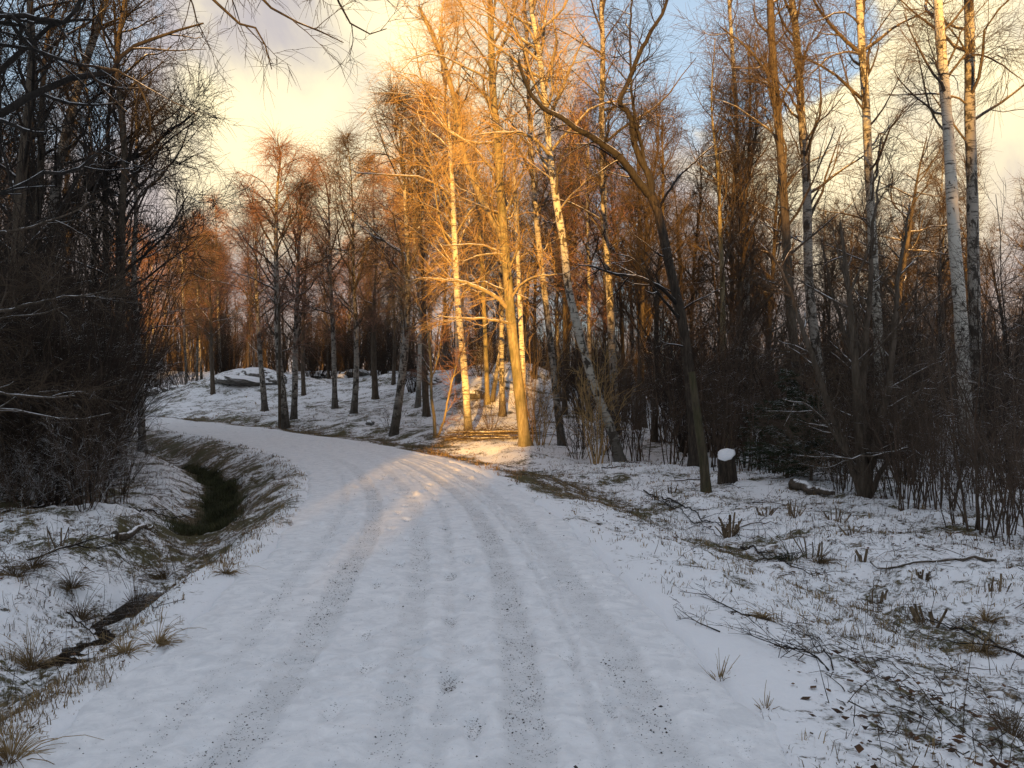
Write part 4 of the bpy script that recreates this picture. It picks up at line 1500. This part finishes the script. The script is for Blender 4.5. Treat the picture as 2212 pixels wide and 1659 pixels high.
def rock(px, py, sx, sy, sz, k, label, rz=0.0, sink=0.35, depth=None):
    q = hit(px, py) if depth is None else Vector(at(px, py, depth))
    o = obj('rock', ROCKS[k], None, (q.x, q.y, gz(q.x, q.y) + sz * (0.5 - sink)))
    o.scale = (sx, sy, sz)
    o.rotation_euler = (0, 0.08, rz)
    return tag(o, label, 'rock')


rock(520, 824, 2.2, 1.6, 0.45, 0, 'long snow-dusted bedrock slab topping the knoll left of the pole', 0.2)
rock(555, 818, 1.3, 1.0, 0.75, 1, 'darker bedrock hump on the knoll crest behind the pale birch', 0.5)
rock(592, 826, 1.2, 0.8, 0.6, 2, 'low rock at the right end of the knoll just left of the pole', 0.1)
rock(690, 818, 0.9, 0.6, 0.45, 3, 'low snowy rock on the ridge between the far trunk and the straight birch', 0.3)
rock(772, 812, 1.4, 0.8, 0.55, 0, 'snowy rock on the ridge behind the bent meadow birch', 1.0)
rock(735, 818, 0.8, 0.6, 0.4, 1, 'small ridge rock behind the straight slender birch', 0.2)
rock(940, 828, 0.8, 0.6, 0.45, 2, 'dark rock at the shaded back left of the yellow-lit birch', 0.6)
rock(1028, 856, 0.5, 0.4, 0.35, 3, 'small sunlit rock at the top of the snow mound', 0.1)
rock(800, 916, 0.22, 0.18, 0.17, 1, 'small dark stone lying alone on the meadow snow', 0.0)
wall = thing('stone_wall', 'low tumbled stone wall with snow on it at the far left of the meadow', 'wall', hit(360, 848))
rng = np.random.default_rng(91)
for i in range(26):
    px = 296 + i * 6.2 + rng.uniform(-2, 2)
    q = at(px, 846, 64.0)
    o = obj('stone', ROCKS[int(rng.integers(4))], wall)
    o.scale = (rng.uniform(.28, .5), rng.uniform(.25, .4), rng.uniform(.22, .36))
    o.rotation_euler = (0, 0, rng.uniform(0, 6))
    o.location = Vector((q[0], 64.0 + rng.uniform(-.2, .2), gz(q[0], 64.0) + 0.14 + 0.2 * (i % 3 == 1))) - wall.location


# ------------------------------------------------------------------ grass, weeds, leaves, gravel
def blades(cx, cy, hgt, n, spread, width, rng, lean=0.6):
    """clumps of n thin blades at each (cx, cy)"""
    N = len(cx)
    a = rng.uniform(0, 6.28, (N, n))
    r = spread[:, None] * np.sqrt(rng.uniform(0, 1, (N, n)))
    x = (cx[:, None] + r * np.cos(a)).ravel()
    y = (cy[:, None] + r * np.sin(a)).ravel()
    z = ground_z(x, y) - 0.01
    h = (hgt[:, None] * rng.uniform(0.5, 1.2, (N, n))).ravel()
    d = rng.uniform(0, 6.28, N * n)
    ln = lean * rng.uniform(0.1, 1.0, N * n)
    dx, dy = np.cos(d), np.sin(d)
    sd = rng.uniform(0, 6.28, N * n)
    width = (np.zeros((N, n)) + np.reshape(width, (-1, 1))).ravel() * rng.uniform(0.6, 1.3, N * n)
    wx, wy = np.cos(sd) * width, np.sin(sd) * width
    b0 = np.stack([x - wx, y - wy, z], -1)
    b1 = np.stack([x + wx, y + wy, z], -1)
    m = np.stack([x + dx * ln * h * 0.35, y + dy * ln * h * 0.35, z + h * 0.62], -1)
    o = np.stack([wx * 0.7, wy * 0.7, 0 * wx], -1)
    t = np.stack([x + dx * ln * h, y + dy * ln * h, z + h * (1.0 - 0.45 * ln)], -1)
    V = np.stack([b0, b1, m - o, m + o, t], 1).reshape(-1, 3)
    i = np.arange(N * n)[:, None] * 5
    Q = i + np.array([[0, 1, 3, 2]])
    T = i + np.array([[2, 3, 4]])
    return V, Q, T


def view_points(n, rmin, rmax, rng, power=1.0):
    """points over the ground in and round the view, denser near by"""
    u = rng.uniform(0, 1, n) ** power
    r = rmin * (rmax / rmin) ** u
    a = np.radians(rng.uniform(-36, 36, n))
    return r * np.sin(a), r * np.cos(a)


def stuff(name, me, label):
    o = obj(name, me)
    o['kind'] = 'stuff'
    o['label'] = label
    return o


M_STRAW = flat_noise('straw grass', (0.30, 0.21, 0.10), (0.16, 0.105, 0.05), 3.0)
M_BROWNG = flat_noise('brown grass', (0.085, 0.058, 0.033), (0.15, 0.105, 0.055), 3.0)
M_GREENG = flat_noise('dark green grass', (0.026, 0.030, 0.013), (0.070, 0.070, 0.030), 3.0)
M_STEM = flat_noise('dead stems', (0.035, 0.026, 0.020), (0.085, 0.06, 0.04), 6.0)


def ground_cover():
    rng = np.random.default_rng(700)
    x, y = view_points(105000, 2.4, 60, rng, 0.9)
    s, t = road_st(x, y)
    al = s - SC
    pat = fbm(x * 0.9, y * 0.9, 3, 77)
    pL = 0.12 + 0.60 * np.exp(-((-t - 1.98) / 0.26) ** 2) + 0.25 * smoothstep(2.6, 3.4, -t)
    pR = 0.07 + 0.18 * smoothstep(2.0, 3.4, t) + 0.30 * np.exp(-((t - 3.6) / 0.5) ** 2)
    strip = smoothstep(1.75, 2.2, t) * smoothstep(4.4, 3.0, t) * smoothstep(11, 17, al)
    pR = pR + 0.8 * strip
    p = np.where(t < 0, pL, pR) * np.clip(0.55 + 0.9 * pat, 0.05, 1.5)
    p = p * smoothstep(1.62, 1.85, np.abs(t))
    keep = rng.uniform(0, 1, len(x)) < p
    x, y, t, al = x[keep], y[keep], t[keep], al[keep]
    r = np.hypot(x, y)
    straw = rng.uniform(0, 1, len(x)) < np.where(t > 0, 0.55, np.where(t > -2.5, 0.6, 0.3))
    for nm, mt, k, lab in (('dry_grass', M_STRAW, straw, 'straw coloured dry grass poking through the snow'), ('withered_grass', M_BROWNG, ~straw, 'dark withered grass poking through the snow')):
        xx, yy, rr = x[k], y[k], r[k]
        h = np.clip(rng.gamma(2.2, 0.021, len(xx)), 0.015, 0.16) * (1 + 0.3 * smoothstep(15, 40, rr))
        V, Q, T = blades(xx, yy, h, 6, rng.uniform(0.02, 0.09, len(xx)) * (1 + rr / 30), 0.0012 + 0.00025 * rr, rng, 1.0)
        stuff(nm, mesh_np(nm, V, [Q, T], [mt]), lab)
    # the dark grassy gully beside the bend
    sv = SC + 13.4 + 13.0 * rng.uniform(0, 1, 3000) ** 1.5
    off = -3.25 + rng.normal(0, 1, len(sv)) * (0.19 - 0.008 * (sv - SC - 13.4)) + 0.10 * np.sin(sv * 1.7)
    gx = np.interp(sv, ROAD_S, ROAD[:, 0]) + off * np.interp(sv, ROAD_S, _tan[:, 1])
    gy = np.interp(sv, ROAD_S, ROAD[:, 1]) - off * np.interp(sv, ROAD_S, _tan[:, 0])
    V, Q, T = blades(gx, gy, rng.uniform(0.06, 0.19, len(gx)), 11, np.full(len(gx), 0.09), 0.0035, rng, 1.0)
    stuff('green_grass', mesh_np('green_grass', V, [Q, T], [M_GREENG]), 'dark green grass filling the gully beside the bend')
    # single dead stems and weeds
    x, y = view_points(21000, 2.6, 34, rng, 0.9)
    s, t = road_st(x, y)
    p = np.where(t < 0, 0.25 + 0.75 * smoothstep(2.6, 4, -t), 0.10 + 0.35 * smoothstep(2.4, 4.5, t)) * smoothstep(1.9, 2.3, np.abs(t))
    p = p * np.clip(0.5 + fbm(x * 0.7, y * 0.7, 3, 99), 0.05, 1.3)
    k = rng.uniform(0, 1, len(x)) < p
    x, y = x[k], y[k]
    P0 = np.stack([x, y, ground_z(x, y) - 0.01], -1)
    N = len(x)
    b = grow(P0, np.stack([rng.normal(0, .35, N), rng.normal(0, .35, N), np.ones(N)], -1), rng.gamma(2.2, 0.075, N), 3, 0.16, 0.0, rng)
    g = Geo()
    g.tube(b, taper(rng.uniform(0.0016, 0.0034, N), 3, 0.5), 3)
    sel = rng.uniform(0, 1, N) < 0.4
    P, Dr, tt, R = sprout(b[sel], taper(np.full(sel.sum(), 0.002), 3, 0.5), 3, 0.3, 1.0, 0.7, rng)
    g.tube(grow(P, Dr, rng.uniform(0.03, 0.10, len(P)), 2, 0.2, 0.02, rng), taper(np.full(len(P), 0.0016), 2, 0.5), 3)
    stuff('weed_stems', g.mesh('weed_stems', [M_STEM]), 'thin dead weed stems standing in the snow')
    # little fallen twigs lying about
    x, y = view_points(9000, 2.6, 26, rng, 0.9)
    s, t = road_st(x, y)
    k = (np.abs(t) > 2.2) & (rng.uniform(0, 1, len(x)) < np.clip(0.30 + 0.5 * fbm(x * 0.6, y * 0.6, 3, 55), 0.03, 0.8))
    x, y = x[k], y[k]
    N = len(x)
    a = rng.uniform(0, 6.28, N)
    pts = np.empty((N, 4, 3))
    L = rng.gamma(2.5, 0.05, N)
    for i in range(4):
        pts[:, i, 0] = x + np.cos(a) * L * i / 3 + rng.normal(0, 0.006, N)
        pts[:, i, 1] = y + np.sin(a) * L * i / 3 + rng.normal(0, 0.006, N)
    zz = ground_z(pts[:, :, 0], pts[:, :, 1])
    pts[:, :, 2] = zz + 0.006 + np.abs(rng.normal(0, 0.012, (N, 4)))
    g = Geo()
    g.tube(pts, taper(rng.uniform(0.002, 0.0045, N), 3, 0.5), 3)
    stuff('twig_litter', g.mesh('twig_litter', [M_STEM]), 'small dark fallen twigs littering the snow')
    # fallen leaves
    x, y = view_points(24000, 2.6, 34, rng, 0.9)
    s, t = road_st(x, y)
    p = np.where(t < 0, 0.35, 0.36 + 0.45 * smoothstep(2, 4, t)) * smoothstep(1.75, 2.2, np.abs(t)) + 0.012
    k = rng.uniform(0, 1, len(x)) < p * np.clip(0.6 + 0.9 * fbm(x * 0.5, y * 0.5, 3, 33), 0.05, 1.2)
    x, y = x[k], y[k]
    N = len(x)
    z = ground_z(x, y) + 0.012
    a = rng.uniform(0, 6.28, N)
    sz = np.clip(rng.gamma(3.0, 0.0055, N), 0.006, 0.036)
    ux, uy = np.cos(a) * sz, np.sin(a) * sz
    curl = rng.uniform(-0.2, 0.9, N) * sz
    c0 = np.stack([x - ux, y - uy, z + 0.3 * curl], -1)
    c1 = np.stack([x + ux, y + uy, z + curl], -1)
    l0 = np.stack([x - uy * 0.6, y + ux * 0.6, z + curl * 0.9], -1)
    l1 = np.stack([x + uy * 0.6, y - ux * 0.6, z + curl * 0.7], -1)
    m = np.stack([x, y, z], -1)
    V = np.stack([c0, l0, c1, l1, m], 1).reshape(-1, 3)
    i = np.arange(N)[:, None] * 5
    T = np.concatenate([i + np.array([[0, 4, 1]]), i + np.array([[1, 4, 2]]), i + np.array([[2, 4, 3]]), i + np.array([[3, 4, 0]])])
    ml = flat_noise('leaf brown', (0.115, 0.055, 0.026), (0.040, 0.027, 0.018), 9.0)
    stuff('fallen_leaves', mesh_np('fallen_leaves', V, [T], [ml]), 'small brown fallen leaves scattered on the snow')
    # loose gravel in the wheel tracks
    n = 90000
    sv = SC + 2.2 * (16 / 2.2) ** rng.uniform(0, 1, n)
    tv = rng.uniform(-1.5, 1.5, n)
    ft = np.zeros(n)
    for fs, f_t, kk in foot_list():
        ft = np.maximum(ft, 0.30 * kk * (((sv - fs) / 0.12) ** 2 + ((tv - f_t) / 0.045) ** 2 < 1))
    pk = 0.012 + np.maximum(ft, 0) + 0.42 * track_amt(sv, tv) * np.clip(0.5 + 1.1 * fbm(sv * 0.9, tv * 2.5, 3, 15), 0, 1.2)
    k = rng.uniform(0, 1, n) < pk
    sv, tv = sv[k], tv[k]
    x = np.interp(sv, ROAD_S, ROAD[:, 0]) + tv * np.interp(sv, ROAD_S, _tan[:, 1])
    y = np.interp(sv, ROAD_S, ROAD[:, 1]) - tv * np.interp(sv, ROAD_S, _tan[:, 0])
    z = 0.03 * (1 - (tv / 1.7) ** 2) - 0.018 * track_amt(sv, tv) + 0.006 * fbm(x * 2.2, y * 2.2, 3, 61) - 0.018 * (ft[k] > 0)
    sz = rng.gamma(1.3, 0.0011, len(x)) + 0.0013 + 0.0001 * y
    N = len(x)
    octa = np.array([[1, 0, 0], [0, 1, 0], [-1, 0, 0], [0, -1, 0], [0, 0, 1], [0, 0, -1]], float)
    V = octa[None] * sz[:, None, None] * rng.uniform(0.6, 1.2, (N, 6, 1)) * np.array([1, 1, 0.8])
    a = rng.uniform(0, 6.28, N)[:, None]
    X = V[:, :, 0] * np.cos(a) - V[:, :, 1] * np.sin(a) + x[:, None]
    Y = V[:, :, 0] * np.sin(a) + V[:, :, 1] * np.cos(a) + y[:, None]
    V = np.stack([X, Y, V[:, :, 2] + z[:, None] + 0.002], -1).reshape(-1, 3)
    F8 = np.array([[0, 1, 4], [1, 2, 4], [2, 3, 4], [3, 0, 4], [1, 0, 5], [2, 1, 5], [3, 2, 5], [0, 3, 5]])
    T = (np.arange(N)[:, None, None] * 6 + F8[None]).reshape(-1, 3)
    stuff('gravel', mesh_np('gravel', V, [T], [flat_noise('wet gravel', (0.018, 0.016, 0.015), (0.06, 0.053, 0.048), 40.0)], None, False), 'dark loose gravel showing in the wheel tracks')


ground_cover()


# ------------------------------------------------------------------ things lying on and standing in the snow
def fallen(name, label, pxs, r, seed, twigs=8, tl=0.5, mat=None, lift=0.02, cat='branch', group=None):
    rng = np.random.default_rng(seed)
    P = np.array([hit(*q) for q in pxs])
    C = catmull(P, 0.10)
    C[:, 2] = ground_z(C[:, 0], C[:, 1]) + r * 0.8 + lift * np.abs(np.sin(np.arange(len(C)) * 0.35))
    C[1:-1] += rng.normal(0, 0.006, (len(C) - 2, 3))
    O = C[0].copy()
    C = C - O
    g = Geo()
    rd = np.linspace(1, 0.35, len(C)) * r
    g.tube(C[None], rd[None], 7, caps=True)
    if twigs:
        Q, Dr, t, R = sprout(C[None], rd[None], twigs, 0.15, 1.0, 0.75, rng)
        Dr[:, 2] = np.abs(Dr[:, 2]) * 0.35 + 0.03
        b = grow(Q, Dr, tl * rng.uniform(0.4, 1.2, len(Q)), 5, 0.10, -0.02, rng)
        rb = taper(np.minimum(R * 0.6, 0.006), 5, 0.4)
        g.tube(b, rb, 4)
        Q, Dr, t, R = sprout(b, rb, 4, 0.2, 1.0, 0.7, rng)
        Dr[:, 2] = np.abs(Dr[:, 2]) * 0.4
        g.tube(grow(Q, Dr, tl * 0.4 * rng.uniform(0.3, 1.1, len(Q)), 3, 0.12, 0, rng), taper(np.full(len(Q), 0.002), 3, 0.5), 3)
    o = obj(name, g.mesh(name, [mat or M_LIMB]), None, O)
    return tag(o, label, cat, group)


FB_ = 'fallen_branch'
fallen(FB_, 'dark twiggy fallen branch nearest the road on the right verge', [(1790, 1466), (1740, 1430), (1690, 1410), (1640, 1395), (1612, 1386)], 0.006, 1, 10, 0.4, M_TWIGD)
fallen(FB_, 'second dark twiggy branch crossing the near one on the right verge', [(1800, 1465), (1775, 1420), (1740, 1385), (1700, 1360)], 0.0045, 2, 7, 0.35, M_TWIGD)
fallen(FB_, 'thin forked twig branch lying beside the round tussock on the right verge', [(1620, 1334), (1575, 1318), (1520, 1300), (1470, 1290)], 0.006, 3, 6, 0.35, M_TWIGD)
fallen(FB_, 'thin bare branch between road edge and verge grass, lower of two', [(1555, 1372), (1510, 1352), (1470, 1330)], 0.005, 4, 4, 0.25, M_TWIGD)
fallen(FB_, 'long pale snow-lined branch lying before the right sapling edge', [(2150, 1222), (2080, 1226), (2000, 1236), (1920, 1238), (1880, 1228)], 0.022, 5, 6, 0.5, M_LIMB)
fallen(FB_, 'dark branch from the right picture edge into the verge', [(2212, 1440), (2140, 1400), (2080, 1365), (2010, 1345)], 0.012, 6, 8, 0.5, M_TWIGD)
fallen(FB_, 'branch lying across the right ditch beside the cut stems', [(1600, 1170), (1650, 1200), (1700, 1235), (1760, 1262)], 0.013, 7, 12, 0.6, M_TWIGD)
fallen(FB_, 'brushy branch heap along the right ditch', [(1430, 1075), (1490, 1100), (1545, 1122), (1600, 1150)], 0.014, 8, 16, 0.7, M_TWIGD)
fallen(FB_, 'second brushy branch in the right ditch', [(1390, 1062), (1450, 1092), (1520, 1128), (1560, 1148)], 0.012, 9, 14, 0.6, M_TWIGD)
fallen(FB_, 'snow-lined stick lying in front of the broken trunk', [(1440, 1036), (1500, 1038), (1550, 1042), (1600, 1060)], 0.018, 10, 5, 0.5, M_LIMB)
fallen(FB_, 'short stick lying on the snow below the capped stump', [(1620, 1080), (1660, 1086), (1710, 1092)], 0.014, 11, 3, 0.3)
fallen(FB_, 'pale stick lying between the aspen foot and the leaning birch', [(1300, 1020), (1340, 1012), (1385, 1000)], 0.016, 12, 4, 0.5, M_LIMB)
fallen(FB_, 'curved stick behind the tall cut stem', [(1600, 1128), (1640, 1122), (1690, 1128)], 0.012, 13, 2, 0.2)
fallen('fallen_log', 'dark fallen log in the shade below the young spruces', [(1712, 1060), (1755, 1068), (1800, 1082)], 0.11, 14, 3, 0.4, M_LIMB, 0.0, 'log')
fallen('fallen_log', 'short snow-covered log lying on the left bank', [(245, 1166), (270, 1164), (330, 1163)], 0.055, 15, 0, 0, M_LIMB, 0.0, 'log')
fallen(FB_, 'long dark pole lying slanted at the foot of the left thicket', [(-40, 1118), (80, 1090), (180, 1062), (290, 1032)], 0.03, 16, 6, 0.8, M_LIMBD)
fallen(FB_, 'branch lying on the left bank below the thicket', [(60, 1210), (130, 1190), (200, 1185), (270, 1180)], 0.012, 17, 10, 0.5, M_TWIGD)
fallen(FB_, 'dark branch low across the left bank near the gully', [(280, 1110), (350, 1105), (430, 1102)], 0.012, 18, 8, 0.5, M_TWIGD)
fallen(FB_, 'thin branch leaning into the ditch water', [(145, 1340), (175, 1375), (210, 1402)], 0.008, 19, 3, 0.3, M_TWIGD)
fallen(FB_, 'branch sticking over the ditch above the water', [(300, 1345), (345, 1325), (400, 1305)], 0.007, 20, 4, 0.25, M_TWIGD)
fallen('fallen_twig', 'longer dark twig lying on the gravelly wheel track', [(1329, 1533), (1352, 1524), (1386, 1518)], 0.0045, 21, 0, 0, M_TWIGD, 0.03, 'twig')
fallen('fallen_twig', 'shorter twig lying on the wheel track above the longer one', [(1312, 1459), (1332, 1463), (1354, 1468)], 0.0035, 22, 0, 0, M_TWIGD, 0.03, 'twig')


def cut_stems(px, py, n, h, label, r=0.010):
    n = int(n * 1.8)
    rng = np.random.default_rng(int(px * 3 + py))
    q = hit(px, py)
    root = thing('cut_shrub', label, 'cut shrub', q)
    for i in range(n):
        a = rng.uniform(0, 6.28)
        d = 0.09 * math.sqrt(rng.uniform(0, 1))
        P0 = np.array([[d * math.cos(a), d * math.sin(a), -0.05]])
        D0 = np.array([[math.cos(a) * 0.35, math.sin(a) * 0.35, 1.0]])
        b = grow(P0, D0 + rng.normal(0, 0.2, (1, 3)), np.array([h * rng.uniform(0.25, 1.15) + 0.05]), 3, 0.07, 0, rng)
        g = Geo()
        g.tube(b, taper(np.array([r * rng.uniform(0.45, 1.25)]), 3, 0.8), 6, caps=True)
        obj('stem', g.mesh('stem', [M_CUT]), root)


M_CUT = bark_plain('cut stem bark', (0.09, 0.062, 0.038), (0.22, 0.16, 0.10), (0.8, 0.95, 0.2))
for a in [(1577, 1143, 9, 0.28, 'tall splintered cut stems in the right ditch with a curved stick behind', 0.02),
          (1655, 1110, 8, 0.20, 'squat bunch of cut stems above the right ditch'),
          (1718, 1116, 8, 0.22, 'spread bunch of cut stems right of the squat bunch'),
          (1807, 1125, 7, 0.22, 'cut stems with a snowy ring left of the sapling edge'),
          (1755, 1209, 4, 0.26, 'two or three tall cut stems in the ditch grass'),
          (1862, 1216, 3, 0.16, 'stubby reddish cut stem in the open snow', 0.016),
          (1892, 1290, 5, 0.18, 'broken grey cut stems above the verge debris'),
          (2010, 1352, 4, 0.22, 'thick orange-brown cut stem lowest on the right bank', 0.018),
          (2146, 1298, 4, 0.14, 'small dark cut stem near the right picture edge'),
          (1999, 1255, 8, 0.10, 'low frayed cut stems under the long pale branch'),
          (1840, 1152, 3, 0.15, 'thin single cut stem before the sapling edge'),
          (1451, 1062, 8, 0.14, 'ragged cut stems nearest the road left of the broken trunk'),
          (1417, 1078, 6, 0.16, 'reddish brown cut tuft beside the ragged stems'),
          (128, 1180, 5, 0.24, 'thick bent cut stem on the left bank')]:
    cut_stems(*a)


def tussock(px, py, s, label, mat, n=130, droop=1.1):
    rng = np.random.default_rng(int(px + py * 7))
    q = hit(px, py)
    s = s * 0.8
    d = rng.normal(rng.uniform(0, 6.28), 1.5, n)
    el = rng.uniform(0.1, 1.2, n)
    L = s * rng.gamma(4, 0.2, n)
    P0 = np.stack([0.25 * s * np.cos(d) * el, 0.25 * s * np.sin(d) * el, np.full(n, -0.01)], -1)
    D0 = np.stack([np.cos(d) * el, np.sin(d) * el, np.full(n, 1.0)], -1)
    b = grow(P0, D0, L, 4, 0.06, -0.30 * droop, rng)
    b[:, :, 2] = np.maximum(b[:, :, 2], 0.004 - 0.02 * (np.arange(5) == 0))
    g = Geo()
    g.tube(b, taper(rng.uniform(0.0020, 0.0034, n), 4, 0.4), 3)
    return tag(obj('grass_tussock', g.mesh('grass_tussock', [mat]), None, q), label, 'grass tussock')


for a in [(356, 1262, 0.34, 'dark leaning tussock on the left bank above the ditch', M_BROWNG),
          (154, 1262, 0.30, 'brown tussock in the middle of the left bank', M_BROWNG),
          (291, 1302, 0.24, 'upright olive tussock just above the ditch water', M_BROWNG, 90, 0.2),
          (67, 1468, 0.34, 'green and straw drooping tussock beside the lower ditch pool', M_STRAW, 170),
          (175, 1345, 0.26, 'dark broad-bladed tussock left of the ditch water', M_BROWNG),
          (70, 1225, 0.34, 'dark weedy tussock below the left thicket', M_BROWNG),
          (30, 1240, 0.30, 'weedy tussock at the left picture edge', M_BROWNG),
          (20, 1640, 0.26, 'bleached tussock in the bottom left corner by the road', M_STRAW),
          (488, 1240, 0.20, 'orange tussock on the left road shoulder', M_STRAW, 90),
          (340, 1390, 0.20, 'straw tuft on the road shoulder beside the ditch water', M_STRAW, 90),
          (270, 1420, 0.20, 'orange tuft on the road shoulder above the lower pool', M_STRAW, 90),
          (1648, 1335, 0.20, 'round yellowish tussock on the right verge', M_STRAW, 150, 1.8),
          (1710, 1225, 0.34, 'green-grey tussock drooping into the right ditch', M_GREENG, 160),
          (1770, 1232, 0.26, 'dark tussock in the right ditch beside the green-grey one', M_BROWNG),
          (2120, 1408, 0.30, 'straw-coloured tussock under the dark branch at right', M_STRAW, 150, 1.6),
          (2130, 1340, 0.22, 'tussock at right above the dark branch', M_STRAW),
          (1555, 1462, 0.17, 'lone thin straw tuft on the right verge nearest the road', M_STRAW, 24, 0.1),
          (1654, 1538, 0.14, 'small lone straw tuft lower on the right verge', M_STRAW, 14, 0.1),
          (2185, 1600, 0.26, 'straggly tussock at the lower right edge', M_BROWNG, 80, 0.5),
          (555, 912, 0.3, 'dark tuft on the road edge at the foot of the meadow', M_BROWNG),
          (424, 912, 0.5, 'brown tuft in the meadow ditch beyond the road', M_BROWNG)]:
    tussock(*a)

# brush pile at the bend
bp_ = thing('brush_pile', 'low pile of cut poles and brush at the foot of the sunlit trees', 'brush pile', hit(1040, 948))
rng = np.random.default_rng(66)
base = np.array(bp_.location)
for i in range(9):
    xo = rng.uniform(-1.3, -0.2)
    L = rng.uniform(1.4, 2.6)
    z0 = gz(base[0] + xo, base[1]) - base[2]
    yo = rng.uniform(-0.5, 0.25)
    P = np.array([[xo, yo, z0 + 0.06 + 0.03 * i], [xo + L * 0.5, yo + rng.uniform(-.1, .15), z0 + 0.10 + 0.03 * i], [xo + L, yo + rng.uniform(-.3, .3), z0 + 0.09 + 0.025 * i]])
    C = catmull(P, 0.2)
    g = Geo()
    g.tube(C[None], np.linspace(0.028, 0.016, len(C))[None] * rng.uniform(0.7, 1.2), 6, caps=True)
    obj('pole', g.mesh('pole', [M_ASPLIMB if i % 2 else M_LIMB]), bp_)
g = Geo()
N = 420
P0 = np.stack([rng.uniform(-1.2, 1.7, N), rng.normal(0, 0.35, N), rng.uniform(0.0, 0.25, N)], -1)
P0[:, 2] += ground_z(P0[:, 0] + base[0], P0[:, 1] + base[1], False) - base[2]
D0 = np.stack([rng.normal(0, 1, N), rng.normal(0, 0.6, N), rng.uniform(-0.05, 0.45, N)], -1)
g.tube(grow(P0, D0, rng.uniform(0.3, 1.1, N), 4, 0.14, -0.01, rng), taper(rng.uniform(0.003, 0.008, N), 4, 0.4), 4)
obj('brush', g.mesh('brush', [M_TWIG]), bp_)['kind'] = 'stuff'
